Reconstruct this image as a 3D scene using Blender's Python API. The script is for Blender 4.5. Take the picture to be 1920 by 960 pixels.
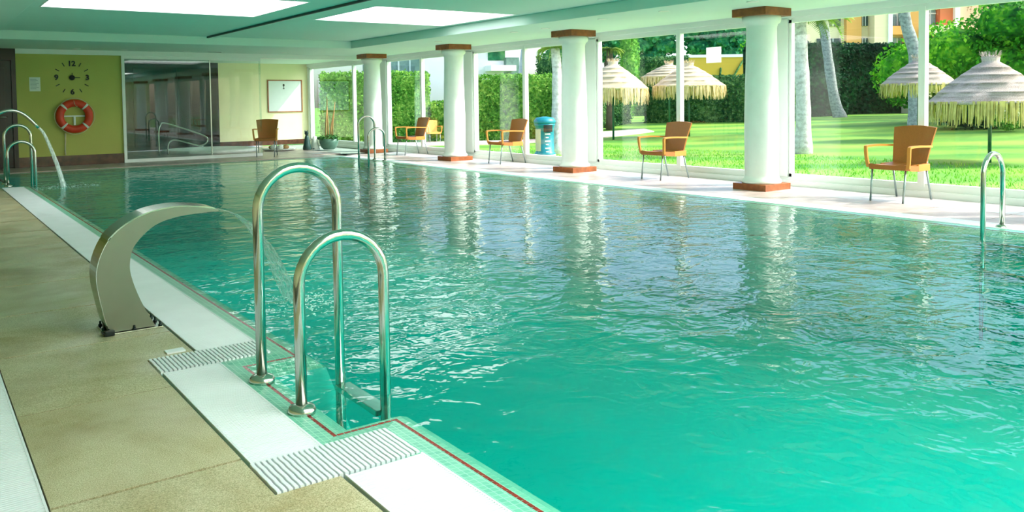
import bpy, bmesh, math, random
import numpy as np
from mathutils import Matrix, Vector

for o in list(bpy.data.objects):
    bpy.data.objects.remove(o, do_unlink=True)
random.seed(7)
RNG = np.random.default_rng(11)
S = bpy.context.scene
COL = S.collection

# ------------------------------------------------------------------ camera
cd = bpy.data.cameras.new('camera')
cd.sensor_width = 36.0
cd.lens = 1561.85 / 1920 * 36
cd.shift_y = -(480 - 254.13) / 1920
cd.clip_start = 0.05
cd.clip_end = 500
cam = bpy.data.objects.new('camera', cd)
COL.objects.link(cam)
cam.matrix_world = Matrix(((0.8089, 0.0355, -0.5869, 0.0),
                           (-0.5878, 0.0262, -0.8086, 0.0),
                           (-0.0133, 0.9990, 0.0421, 1.25),
                           (0, 0, 0, 1)))
S.camera = cam

# ------------------------------------------------------------------ world, sun, exposure
SUNDIR = Vector((1.0, -0.78, 1.15)).normalized()
w = bpy.data.worlds.new('sky')
S.world = w
w.use_nodes = True
nt = w.node_tree
nt.nodes.clear()
sky = nt.nodes.new('ShaderNodeTexSky')
sky.sky_type = 'NISHITA'
sky.sun_disc = False
sky.sun_elevation = math.radians(42.2)
sky.sun_rotation = math.atan2(1.0, -0.8)
sky.dust_density = 3.0
sky.air_density = 0.8
sky.ozone_density = 1.0
bg = nt.nodes.new('ShaderNodeBackground')
bg.inputs[1].default_value = 0.33
wo = nt.nodes.new('ShaderNodeOutputWorld')
nt.links.new(sky.outputs[0], bg.inputs[0])
nt.links.new(bg.outputs[0], wo.inputs[0])

sl = bpy.data.lights.new('sun', 'SUN')
sl.energy = 2.8
sl.angle = math.radians(0.8)
sl.color = (1.0, 0.96, 0.88)
sun = bpy.data.objects.new('sun', sl)
COL.objects.link(sun)
sun.rotation_euler = SUNDIR.to_track_quat('Z', 'Y').to_euler()
sun.location = (30, -20, 30)

SKYLIGHT = 2.2       # far skylights
SKYLIGHT_FILL = 5.2  # unseen rows over and behind the viewer, added to brighten the deck
S.view_settings.view_transform = 'Standard'
S.view_settings.look = 'None'
S.view_settings.gamma = 1
S.view_settings.use_curve_mapping = False
S.view_settings.exposure = 0.93


# ------------------------------------------------------------------ material helpers
def srgb(r, g, b):
    f = lambda c: (c / 255 / 12.92) if c <= 10 else ((c / 255 + .055) / 1.055) ** 2.4
    return (f(r), f(g), f(b), 1)


def fresnel(t, ior, normal=None):
    # the same reflectance from both sides of a thin, non refracting surface
    g = t.n('NewGeometry')
    m = t.n('MapRange')
    m.inputs[3].default_value = ior
    m.inputs[4].default_value = 1 / ior
    t.l(g.outputs['Backfacing'], m.inputs[0])
    fr = t.n('Fresnel')
    t.l(m.outputs[0], fr.inputs[0])
    if normal is not None:
        t.l(normal, fr.inputs[1])
    return fr.outputs[0]


class NT:
    def __init__(s, name):
        s.m = bpy.data.materials.new(name)
        s.m.use_nodes = True
        s.t = s.m.node_tree
        s.b = s.t.nodes['Principled BSDF']
        s.o = s.t.nodes['Material Output']

    def n(s, kind, **kw):
        x = s.t.nodes.new('ShaderNode' + kind)
        for k, v in kw.items():
            setattr(x, k, v)
        return x

    def l(s, a, b):
        s.t.links.new(a, b)

    def coord(s, scale=(1, 1, 1), world=True):
        if world:
            g = s.n('NewGeometry').outputs['Position']
        else:
            g = s.n('TexCoord').outputs['Object']
        mp = s.n('Mapping')
        mp.inputs['Scale'].default_value = scale
        s.l(g, mp.inputs['Vector'])
        return mp.outputs[0]

    def noise(s, vec, scale, detail=3, rough=.5, dist=0):
        x = s.n('TexNoise')
        x.inputs['Scale'].default_value = scale
        x.inputs['Detail'].default_value = detail
        x.inputs['Roughness'].default_value = rough
        x.inputs['Distortion'].default_value = dist
        s.l(vec, x.inputs['Vector'])
        return x.outputs['Fac']

    def ramp(s, fac, stops):
        r = s.n('ValToRGB')
        e = r.color_ramp.elements
        while len(e) < len(stops):
            e.new(.5)
        for i, (p, c) in enumerate(stops):
            e[i].position = p
            e[i].color = c
        s.l(fac, r.inputs[0])
        return r.outputs[0]

    def bump(s, h, strength=.3, dist=.01, to=None):
        b = s.n('Bump')
        b.inputs['Strength'].default_value = strength
        b.inputs['Distance'].default_value = dist
        s.l(h, b.inputs['Height'])
        s.l(b.outputs[0], (to or s.b).inputs['Normal'])
        return b.outputs[0]

    def mix(s, fac, a, b):
        x = s.n('Mix', data_type='RGBA')
        if hasattr(fac, 'default_value') or True:
            if isinstance(fac, float):
                x.inputs[0].default_value = fac
            else:
                s.l(fac, x.inputs[0])
        for v, i in ((a, 6), (b, 7)):
            if isinstance(v, tuple):
                x.inputs[i].default_value = v
            else:
                s.l(v, x.inputs[i])
        return x.outputs[2]


def simple(name, c, rough=.5, metal=0, var=.12, nscale=8, bump=.0, bscale=60, coat=0):
    t = NT(name)
    v = t.coord()
    c2 = tuple(min(1, x * (1 - var)) for x in c[:3]) + (1,)
    c3 = tuple(min(1, x * (1 + var * .6)) for x in c[:3]) + (1,)
    t.l(t.ramp(t.noise(v, nscale, 4), [(.3, c2), (.7, c3)]), t.b.inputs['Base Color'])
    t.b.inputs['Roughness'].default_value = rough
    t.b.inputs['Metallic'].default_value = metal
    t.b.inputs['Coat Weight'].default_value = coat
    if bump:
        t.bump(t.noise(v, bscale, 3), bump, .004)
    return t.m


def foliage_mat(name, dark, mid, light, scale=9, trans=.25):
    t = NT(name)
    v = t.coord()
    f1 = t.noise(v, scale, 2, .6)
    f2 = t.noise(v, scale * .13, 2)
    m = t.n('Math', operation='MULTIPLY_ADD')
    m.inputs[1].default_value = .65
    t.l(f1, m.inputs[0])
    m2 = t.n('Math', operation='MULTIPLY')
    m2.inputs[1].default_value = .35
    t.l(f2, m2.inputs[0])
    t.l(m2.outputs[0], m.inputs[2])
    c = t.ramp(m.outputs[0], [(.36, dark), (.5, mid), (.64, light)])
    t.l(c, t.b.inputs['Base Color'])
    t.b.inputs['Roughness'].default_value = .7
    t.b.inputs['Specular IOR Level'].default_value = .15
    tr = t.n('BsdfTranslucent')
    t.l(c, tr.inputs[0])
    mx = t.n('MixShader')
    mx.inputs[0].default_value = trans
    t.l(t.b.outputs[0], mx.inputs[1])
    t.l(tr.outputs[0], mx.inputs[2])
    t.l(mx.outputs[0], t.o.inputs[0])
    return t.m


M = {}
M['wall_yellow'] = simple('wall_yellow', srgb(186, 188, 100), .75, var=.05, nscale=2)
M['wall_pale'] = simple('wall_pale', srgb(248, 240, 196), .75, var=.04, nscale=2)
M['ceiling'] = simple('ceiling_paint', srgb(216, 240, 230), .8, var=.02, nscale=1)  # pale mint in the white boosts the teal light bounced off the pool
M['white'] = simple('white_paint', srgb(240, 246, 243), .45, var=.02, nscale=2)
M['column'] = simple('column_plaster', srgb(238, 246, 242), .7, var=.03, nscale=6, bump=.25, bscale=22)
M['wood'] = simple('brown_stone', srgb(158, 88, 42), .35, var=.3, nscale=14, bump=.1)
M['marble'] = simple('brown_marble', srgb(92, 54, 38), .22, var=.45, nscale=9)
M['dark'] = simple('dark_trim', srgb(30, 34, 32), .4)
M['black'] = simple('black_paint', srgb(14, 20, 22), .5)
M['seam'] = simple('dark_joint', srgb(60, 62, 44), .9)
M['grout'] = simple('pale_grout', srgb(168, 178, 168), .8)
M['grate'] = simple('white_grate_plastic', srgb(228, 234, 236), .45, var=.04, nscale=5)
M['grate_base'] = simple('grate_channel', srgb(16, 44, 44), .7)  # near-black base colour stands in for the shade between the bars
M['strip_base'] = simple('strip_channel', srgb(176, 200, 200), .7)
M['red_tile'] = simple('red_mosaic', srgb(138, 38, 26), .25, var=.4, nscale=30)
M['orange'] = simple('lifebuoy_orange', srgb(214, 62, 26), .45, var=.12)
M['rope'] = simple('rope', srgb(214, 208, 180), .8)
M['paper'] = simple('paper', srgb(226, 234, 228), .7, var=.03)
M['ink'] = simple('ink', srgb(90, 120, 130), .7)
M['board'] = simple('white_board', srgb(232, 240, 240), .5, var=.02)
M['wicker_leg'] = simple('aluminium', srgb(150, 168, 168), .35, metal=.8)
M['green_pole'] = simple('green_enamel', srgb(16, 92, 62), .4)
M['bin'] = simple('teal_bin', srgb(16, 134, 148), .4, var=.15)
M['bin_side'] = simple('bin_pale_side', srgb(226, 204, 180), .5, var=.1)
M['stone_white'] = simple('white_stone', srgb(240, 240, 234), .7)
M['pot'] = simple('grey_pot', srgb(96, 132, 118), .4, var=.25)
M['cane'] = simple('tan_cane', srgb(196, 150, 96), .6, var=.2)
M['statue'] = simple('dark_statue', srgb(52, 84, 82), .3, var=.2)
M['paving'] = simple('garden_paving', srgb(226, 206, 194), .8, var=.08, nscale=3)
M['earth'] = simple('bare_earth', srgb(120, 84, 56), .95, var=.3)
M['cream_wall'] = simple('cream_render', srgb(246, 226, 186), .8, var=.03, nscale=.5)
M['orange_wall'] = simple('orange_render', srgb(246, 176, 96), .8, var=.05, nscale=.5)
M['coral_wall'] = simple('coral_render', srgb(236, 126, 80), .8, var=.05, nscale=.5)
M['pink_wall'] = simple('pink_render', srgb(250, 192, 160), .8, var=.04, nscale=.5)
M['ochre_wall'] = simple('ochre_render', srgb(214, 178, 64), .8, var=.06, nscale=.6)
M['white_wall'] = simple('white_render', srgb(248, 248, 246), .8, var=.02, nscale=.5)
M['roof_red'] = simple('red_roof', srgb(196, 116, 92), .8, var=.15)
M['window_dark'] = simple('window_dark', srgb(46, 66, 66), .12, var=.2)
M['window_grey'] = simple('window_grey', srgb(140, 166, 160), .12, var=.2)
M['canvas_grey'] = simple('grey_canvas', srgb(150, 166, 174), .8)
M['bark'] = simple('brown_bark', srgb(96, 84, 66), .9, var=.3, nscale=6)
M['hub_steel'] = simple('bolt_dark', srgb(24, 34, 34), .3, metal=.3)
M['door_wood'] = simple('dark_door_wood', srgb(52, 30, 24), .35, var=.3, nscale=4)
M['dark_wall'] = simple('dark_brown_wall', srgb(30, 26, 22), .5, var=.15, nscale=2)
M['blossom'] = simple('white_blossom', srgb(236, 244, 232), .6)
M['mulch'] = simple('ground_mulch', srgb(150, 120, 70), .95, var=.3)


def mk_steel():
    t = NT('stainless_steel')
    v = t.coord((1, 1, .2))
    t.b.inputs['Base Color'].default_value = (.56, .57, .52, 1)
    t.b.inputs['Metallic'].default_value = 1
    t.b.inputs['Roughness'].default_value = .16
    t.bump(t.noise(v, 120, 2), .04, .002)
    return t.m


M['steel'] = mk_steel()


def mk_brushed():
    t = NT('brushed_steel')
    v = t.coord((1, 1, 1))
    t.b.inputs['Base Color'].default_value = (.24, .25, .20, 1)
    t.b.inputs['Metallic'].default_value = 1
    t.l(t.ramp(t.noise(v, 9, 4), [(.3, (.34, .34, .34, 1)), (.7, (.48, .48, .48, 1))]), t.b.inputs['Roughness'])
    t.bump(t.noise(t.coord((1, 1, 12)), 60, 2), .05, .002)
    return t.m


M['brushed'] = mk_brushed()


def mk_deck():
    t = NT('washed_aggregate_slab')
    v = t.coord()
    grain = t.noise(v, 230, 2, .7)
    stain = t.noise(v, 1.6, 5, .65, .6)
    base = t.ramp(grain, [(.32, srgb(140, 134, 98)), (.5, srgb(186, 178, 140)), (.68, srgb(218, 210, 180))])
    st = t.ramp(stain, [(.42, (1, 1, 1, 1)), (.72, srgb(196, 178, 130))])
    mx = t.n('Mix', data_type='RGBA', blend_type='MULTIPLY')
    mx.inputs[0].default_value = .8
    t.l(base, mx.inputs[6])
    t.l(st, mx.inputs[7])
    t.l(mx.outputs[2], t.b.inputs['Base Color'])
    t.l(t.ramp(t.noise(v, 2.2, 3), [(.4, (.32, .32, .32, 1)), (.62, (.68, .68, .68, 1))]), t.b.inputs['Roughness'])
    t.bump(grain, .35, .003)
    return t.m


M['deck'] = mk_deck()


def mk_tile_floor(name, a, b):
    t = NT(name)
    v = t.coord()
    t.l(t.ramp(t.noise(v, 3.5, 5, .6), [(.35, a), (.65, b)]), t.b.inputs['Base Color'])
    t.b.inputs['Roughness'].default_value = .35
    return t.m


M['tile_pink'] = mk_tile_floor('pink_deck_tile', srgb(166, 146, 140), srgb(196, 180, 174))
M['tile_white'] = mk_tile_floor('white_deck_tile', srgb(176, 174, 174), srgb(206, 202, 202))


def mk_mosaic():
    t = NT('green_mosaic')
    g = t.n('NewGeometry').outputs['Position']
    mp = t.n('Mapping')
    mp.inputs['Scale'].default_value = (1, 1, 1)
    t.l(g, mp.inputs['Vector'])
    br = t.n('TexBrick', offset=0.0, squash=1.0)
    br.inputs['Scale'].default_value = 1.0
    br.inputs['Brick Width'].default_value = .0275
    br.inputs['Row Height'].default_value = .0275
    br.inputs['Mortar Size'].default_value = .0016
    br.inputs['Color1'].default_value = srgb(84, 168, 142)
    br.inputs['Color2'].default_value = srgb(112, 188, 160)
    br.inputs['Mortar'].default_value = srgb(158, 212, 188)
    t.l(mp.outputs[0], br.inputs['Vector'])
    t.l(br.outputs['Color'], t.b.inputs['Base Color'])
    t.b.inputs['Roughness'].default_value = .3
    return t.m


M['mosaic'] = mk_mosaic()
M['mosaic_deep'] = simple('submerged_mosaic', srgb(6, 174, 158), .5, var=.06, nscale=30)
M['pool_floor'] = simple('pool_floor_tile', srgb(0, 176, 162), .5, var=.04, nscale=1.5)


def mk_water():
    t = NT('pool_water')
    t.t.nodes.remove(t.b)
    v = t.coord((1, 1, 1))
    a = t.noise(t.coord((1.0, 1.25, 1)), 3.2, 3, .55, .5)
    b = t.noise(t.coord((1.1, .9, 1)), 9.0, 2, .5, .3)
    c = t.noise(v, .55, 2, .5)
    ad = t.n('Math', operation='MULTIPLY_ADD')
    ad.inputs[1].default_value = .30
    t.l(b, ad.inputs[0])
    t.l(a, ad.inputs[2])
    # calm and lively patches
    mp = t.n('MapRange')
    mp.inputs[1].default_value = .35
    mp.inputs[2].default_value = .68
    mp.inputs[3].default_value = .35
    mp.inputs[4].default_value = 1.0
    t.l(c, mp.inputs[0])
    ml = t.n('Math', operation='MULTIPLY')
    t.l(ad.outputs[0], ml.inputs[0])
    t.l(mp.outputs[0], ml.inputs[1])
    bp = t.n('Bump')
    bp.inputs['Strength'].default_value = 1.0
    bp.inputs['Distance'].default_value = .026
    t.l(ml.outputs[0], bp.inputs['Height'])
    fr = fresnel(t, 1.27, bp.outputs[0])
    gl = t.n('BsdfGlossy')
    gl.inputs['Roughness'].default_value = .03
    t.l(bp.outputs[0], gl.inputs['Normal'])
    tr = t.n('BsdfTransparent')
    tr.inputs[0].default_value = (.93, 1, .98, 1)
    mx = t.n('MixShader')
    t.l(fr, mx.inputs[0])
    t.l(tr.outputs[0], mx.inputs[1])
    t.l(gl.outputs[0], mx.inputs[2])
    t.l(mx.outputs[0], t.o.inputs[0])
    va = t.n('VolumeAbsorption')
    va.inputs[0].default_value = (.0, .975, .97, 1)
    va.inputs[1].default_value = .85
    t.l(va.outputs[0], t.o.inputs['Volume'])
    return t.m


M['water'] = mk_water()


def mk_glass(name, tint, ior=1.5):
    t = NT(name)
    t.t.nodes.remove(t.b)
    fr = fresnel(t, ior)
    gl = t.n('BsdfGlossy')
    gl.inputs['Roughness'].default_value = .004
    tr = t.n('BsdfTransparent')
    tr.inputs[0].default_value = tint
    mx = t.n('MixShader')
    t.l(fr, mx.inputs[0])
    t.l(tr.outputs[0], mx.inputs[1])
    t.l(gl.outputs[0], mx.inputs[2])
    t.l(mx.outputs[0], t.o.inputs[0])
    return t.m


M['glass'] = mk_glass('window_glass', (.975, .99, .985, 1), 1.4)
M['glass_tint'] = mk_glass('tinted_glass', (.86, .95, .93, 1), 1.5)
M['glass_smoke'] = mk_glass('smoked_glass', (.30, .34, .32, 1), 1.45)


def mk_stream(name, alpha):
    t = NT(name)
    v = t.coord((1, 1, .15))
    t.b.inputs['Base Color'].default_value = (.88, .97, .95, 1)
    t.b.inputs['Roughness'].default_value = .12
    t.l(t.ramp(t.noise(v, 90, 3), [(.35, (alpha * .35,) * 3 + (1,)), (.7, (min(1, alpha * 1.6),) * 3 + (1,))]), t.b.inputs['Alpha'])
    return t.m


M['stream'] = mk_stream('falling_water', .5)
M['jet'] = mk_stream('jet_water', .55)
M['foam'] = simple('foam', srgb(210, 240, 234), .3, var=.04)


def mk_emit(name, c, s):
    t = NT(name)
    t.b.inputs['Base Color'].default_value = (.8, .8, .8, 1)
    t.b.inputs['Emission Color'].default_value = c
    t.b.inputs['Emission Strength'].default_value = s
    return t.m


M['skylight'] = mk_emit('skylight_diffuser', (1, 1, 1, 1), SKYLIGHT)
M['skylight_fill'] = mk_emit('skylight_diffuser_fill', (1, .98, .95, 1), SKYLIGHT_FILL)


def mk_grass():
    t = NT('lawn_grass')
    v = t.coord((1, 1, 1))
    big = t.noise(t.coord((.9, .9, 1)), .35, 3)
    st = t.n('TexWave', wave_type='BANDS', bands_direction='DIAGONAL')
    st.inputs['Scale'].default_value = .16
    st.inputs['Distortion'].default_value = 3.0
    st.inputs['Detail'].default_value = 2
    t.l(v, st.inputs['Vector'])
    fine = t.noise(v, 26, 3, .7)
    c1 = t.ramp(st.outputs['Fac'], [(.2, srgb(52, 136, 20)), (.8, srgb(142, 186, 58))])
    c2 = t.ramp(big, [(.35, srgb(56, 138, 22)), (.65, srgb(146, 190, 66))])
    c = t.mix(.5, c1, c2)
    c3 = t.ramp(fine, [(.3, (.55, .6, .5, 1)), (.7, (1.1, 1.1, 1.0, 1))])
    mx = t.n('Mix', data_type='RGBA', blend_type='MULTIPLY')
    mx.inputs[0].default_value = .7
    t.l(c, mx.inputs[6])
    t.l(c3, mx.inputs[7])
    t.l(mx.outputs[2], t.b.inputs['Base Color'])
    t.b.inputs['Roughness'].default_value = .8
    t.bump(fine, .5, .03)
    return t.m


M['grass'] = mk_grass()
M['blade'] = foliage_mat('grass_blade', srgb(70, 150, 30), srgb(110, 186, 50), srgb(170, 216, 90), 3, .3)
M['leaf_hedge'] = foliage_mat('hedge_leaf', srgb(40, 92, 30), srgb(96, 160, 56), srgb(170, 208, 96), 7)
M['leaf_mid'] = foliage_mat('shrub_leaf', srgb(22, 64, 40), srgb(56, 112, 58), srgb(130, 172, 100), 6)
M['leaf_dark'] = foliage_mat('dark_hedge_leaf', srgb(6, 30, 20), srgb(12, 60, 36), srgb(34, 104, 52), 5)
M['leaf_bright'] = foliage_mat('bright_tree_leaf', srgb(18, 84, 20), srgb(66, 158, 24), srgb(150, 214, 50), 3)
M['leaf_cypress'] = foliage_mat('cypress_leaf', srgb(44, 108, 34), srgb(84, 160, 50), srgb(140, 196, 80), 5)
M['leaf_pine'] = foliage_mat('pine_needle', srgb(16, 84, 58), srgb(40, 140, 90), srgb(110, 186, 120), 2)
M['leaf_palm'] = foliage_mat('palm_frond', srgb(84, 120, 40), srgb(140, 176, 66), srgb(206, 210, 110), 3)
M['leaf_palm_brown'] = foliage_mat('dry_palm_frond', srgb(90, 100, 40), srgb(150, 138, 70), srgb(210, 180, 120), 3)


def mk_palm_bark(name, a, b):
    t = NT(name)
    v = t.coord((1, 1, 1))
    wv = t.n('TexWave', wave_type='BANDS', bands_direction='Z')
    wv.inputs['Scale'].default_value = 1.7
    wv.inputs['Distortion'].default_value = 9
    t.l(v, wv.inputs['Vector'])
    n = t.noise(v, 9, 4, .7)
    c = t.mix(.25, t.ramp(n, [(.35, a), (.6, b)]), t.ramp(wv.outputs['Fac'], [(.1, a), (.5, b)]))
    t.l(c, t.b.inputs['Base Color'])
    t.b.inputs['Roughness'].default_value = .9
    t.bump(n, .5, .03)
    return t.m


M['bark_white'] = mk_palm_bark('palm_bark_white', srgb(168, 164, 158), srgb(222, 220, 216))
M['bark_grey'] = mk_palm_bark('palm_bark_grey', srgb(104, 112, 112), srgb(166, 174, 172))


def mk_thatch(name, a, b):
    t = NT(name)
    v = t.coord((1, 1, 1), world=False)
    n = t.noise(t.coord((6, 6, 1.2), world=False), 9, 4, .7)
    z = t.noise(t.coord((.6, .6, 7), world=False), 2.2, 3, .6)
    c = t.mix(.45, t.ramp(n, [(.3, a), (.65, b)]), t.ramp(z, [(.35, a), (.6, b)]))
    t.l(c, t.b.inputs['Base Color'])
    t.b.inputs['Roughness'].default_value = .95
    t.bump(n, .8, .04)
    return t.m


M['thatch'] = mk_thatch('thatch_grey', srgb(134, 120, 108), srgb(216, 202, 186))
M['thatch_warm'] = mk_thatch('thatch_warm', srgb(206, 176, 132), srgb(244, 226, 190))
M['fringe'] = simple('straw_fringe', srgb(204, 190, 110), .9, var=.35, nscale=6)
M['fringe_warm'] = simple('straw_fringe_warm', srgb(232, 206, 148), .9, var=.25, nscale=6)


M['wicker'] = simple('woven_resin', srgb(164, 102, 38), .5, var=.10, nscale=90)
M['resin'] = simple('ochre_resin', srgb(206, 140, 58), .4, var=.06)
M['wicker_light'] = simple('pale_wicker', srgb(214, 172, 84), .6, var=.25, nscale=20)


def mk_translucent_paper():
    t = NT('backlit_paper')
    t.b.inputs['Base Color'].default_value = (.9, .92, .92, 1)
    tr = t.n('BsdfTranslucent')
    tr.inputs[0].default_value = (.92, .94, .94, 1)
    mx = t.n('MixShader')
    mx.inputs[0].default_value = .6
    t.l(t.b.outputs[0], mx.inputs[1])
    t.l(tr.outputs[0], mx.inputs[2])
    t.l(mx.outputs[0], t.o.inputs[0])
    return t.m


M['thin_paper'] = mk_translucent_paper()


# ------------------------------------------------------------------ object helpers
def tag(o, label=None, cat=None, group=None, kind=None):
    if label: o['label'] = label
    if cat: o['category'] = cat
    if group: o['group'] = group
    if kind: o['kind'] = kind
    return o


def empty(name, loc=(0, 0, 0), rz=0, label=None, cat=None, group=None, kind=None):
    o = bpy.data.objects.new(name, None)
    o.empty_display_size = .1
    o.location = loc
    o.rotation_euler = (0, 0, rz)
    COL.objects.link(o)
    return tag(o, label, cat, group, kind)


def link(name, me, mat=None, parent=None, smooth=False, loc=None):
    if mat is not None and not me.materials:
        for m in (mat if isinstance(mat, (list, tuple)) else [mat]):
            me.materials.append(m)
    if smooth:
        me.polygons.foreach_set('use_smooth', [True] * len(me.polygons))
    o = bpy.data.objects.new(name, me)
    COL.objects.link(o)
    if parent: o.parent = parent
    if loc: o.location = loc
    return o


def bm_obj(name, bm, mat, parent=None, smooth=False, loc=None):
    me = bpy.data.meshes.new(name)
    bmesh.ops.recalc_face_normals(bm, faces=bm.faces)
    bm.to_mesh(me)
    bm.free()
    return link(name, me, mat, parent, smooth, loc)


def abox(bm, x0, x1, y0, y1, z0, z1, bev=0, mat=None):
    m = Matrix.Translation(((x0 + x1) / 2, (y0 + y1) / 2, (z0 + z1) / 2)) @ Matrix.Diagonal((abs(x1 - x0), abs(y1 - y0), abs(z1 - z0), 1))
    r = bmesh.ops.create_cube(bm, size=1, matrix=(mat @ m) if mat else m)
    if bev:
        es = list({e for v in r['verts'] for e in v.link_edges})
        bmesh.ops.bevel(bm, geom=es, offset=bev, segments=2, affect='EDGES', profile=.7)


def box(name, x0, x1, y0, y1, z0, z1, mat, parent=None, bev=0):
    bm = bmesh.new()
    abox(bm, x0, x1, y0, y1, z0, z1, bev)
    return bm_obj(name, bm, mat, parent)


def struct(name, x0, x1, y0, y1, z0, z1, mat, parent=None, bev=0):
    o = box(name, x0, x1, y0, y1, z0, z1, mat, parent, bev)
    if not parent: o['kind'] = 'structure'
    return o


def tube(name, pts, r, mat, parent=None, n=14, cap=True, radii=None, bm=None):
    """swept tube along points"""
    own = bm is None
    if own: bm = bmesh.new()
    P = [Vector(p) for p in pts]
    rings = []
    prev = None
    for i, p in enumerate(P):
        if i == 0: d = P[1] - P[0]
        elif i == len(P) - 1: d = P[-1] - P[-2]
        else: d = (P[i + 1] - P[i]).normalized() + (P[i] - P[i - 1]).normalized()
        d.normalize()
        if prev is None:
            a = d.orthogonal().normalized()
        else:
            a = (prev - d * prev.dot(d)).normalized()
        prev = a
        b = d.cross(a)
        rr = radii[i] if radii else r
        rings.append([bm.verts.new(p + (a * math.cos(t) + b * math.sin(t)) * rr) for t in [2 * math.pi * k / n for k in range(n)]])
    for i in range(len(rings) - 1):
        for k in range(n):
            bm.faces.new((rings[i][k], rings[i][(k + 1) % n], rings[i + 1][(k + 1) % n], rings[i + 1][k]))
    if cap:
        bm.faces.new(rings[0][::-1])
        bm.faces.new(rings[-1])
    if own: return bm_obj(name, bm, mat, parent, smooth=True)


def lathe(name, prof, mat, parent=None, n=32, loc=None, smooth=True, jitter=0, axis='Z'):
    bm = bmesh.new()
    rings = []
    for r, z in prof:
        ring = []
        for k in range(n):
            t = 2 * math.pi * k / n
            rr = r * (1 + (random.uniform(-jitter, jitter) if r > .05 else 0))
            p = (rr * math.cos(t), rr * math.sin(t), z) if axis == 'Z' else (rr * math.cos(t), z, rr * math.sin(t))
            ring.append(bm.verts.new(p))
        rings.append(ring)
    for i in range(len(rings) - 1):
        for k in range(n):
            bm.faces.new((rings[i][k], rings[i][(k + 1) % n], rings[i + 1][(k + 1) % n], rings[i + 1][k]))
    bm.faces.new(rings[0][::-1])
    bm.faces.new(rings[-1])
    return bm_obj(name, bm, mat, parent, smooth, loc)


def smoothpts(pts, k=6):
    P = [Vector(p) for p in pts]
    Q = [P[0] * 2 - P[1]] + P + [P[-1] * 2 - P[-2]]
    out = []
    for i in range(1, len(Q) - 2):
        for j in range(k):
            t = j / k
            a, b, c, d = Q[i - 1], Q[i], Q[i + 1], Q[i + 2]
            out.append(.5 * ((2 * b) + (c - a) * t + (2 * a - 5 * b + 4 * c - d) * t * t + (3 * b - a - 3 * c + d) * t ** 3))
    out.append(P[-1])
    return out


def copy_tree(o, parent=None):
    c = o.copy()
    COL.objects.link(c)
    if parent: c.parent = parent
    for ch in list(o.children):
        copy_tree(ch, c)
    return c


def quads_mesh(name, verts, mat, parent=None, kind=None):
    """verts: (N,4,3) array -> one mesh of N quads"""
    n = len(verts)
    me = bpy.data.meshes.new(name)
    me.vertices.add(n * 4)
    me.vertices.foreach_set('co', verts.reshape(-1).astype(np.float32))
    me.loops.add(n * 4)
    me.loops.foreach_set('vertex_index', np.arange(n * 4, dtype=np.int32))
    me.polygons.add(n)
    me.polygons.foreach_set('loop_start', np.arange(0, n * 4, 4, dtype=np.int32))
    me.update(calc_edges=True)
    o = link(name, me, mat, parent)
    if kind: o['kind'] = kind
    return o


def leaf_quads(P, N, size, jit=.9):
    """P (n,3) leaf centres, N (n,3) rough normals"""
    n = len(P)
    N = N + RNG.normal(0, jit, (n, 3))
    N /= np.linalg.norm(N, axis=1)[:, None] + 1e-9
    A = np.cross(N, RNG.normal(0, 1, (n, 3)))
    A /= np.linalg.norm(A, axis=1)[:, None] + 1e-9
    B = np.cross(N, A)
    s = size * RNG.uniform(.6, 1.3, (n, 1))
    a = A * s * .5
    b = B * s * .32
    return np.stack([P - a, P + b, P + a, P - b], 1)


def ellipsoid_pts(c, r, n, fill=.35):
    D = RNG.normal(0, 1, (n, 3))
    D /= np.linalg.norm(D, axis=1)[:, None]
    rad = 1 - fill * RNG.random((n, 1)) ** 1.6
    return np.array(c) + D * np.array(r) * rad, D


def gz(X, Y=0):
    t = min(1, max(0, (X - 17) / 26))
    return -.35 + .6 * t * t * (3 - 2 * t)


def lumpy_core(bm, c, r, sub=3, amp=.12):
    res = bmesh.ops.create_icosphere(bm, subdivisions=sub, radius=1, matrix=Matrix.Translation(c) @ Matrix.Diagonal((r[0], r[1], r[2], 1)))
    for v in res['verts']:
        d = (v.co - Vector(c))
        v.co += d * random.uniform(-amp, amp)


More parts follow.
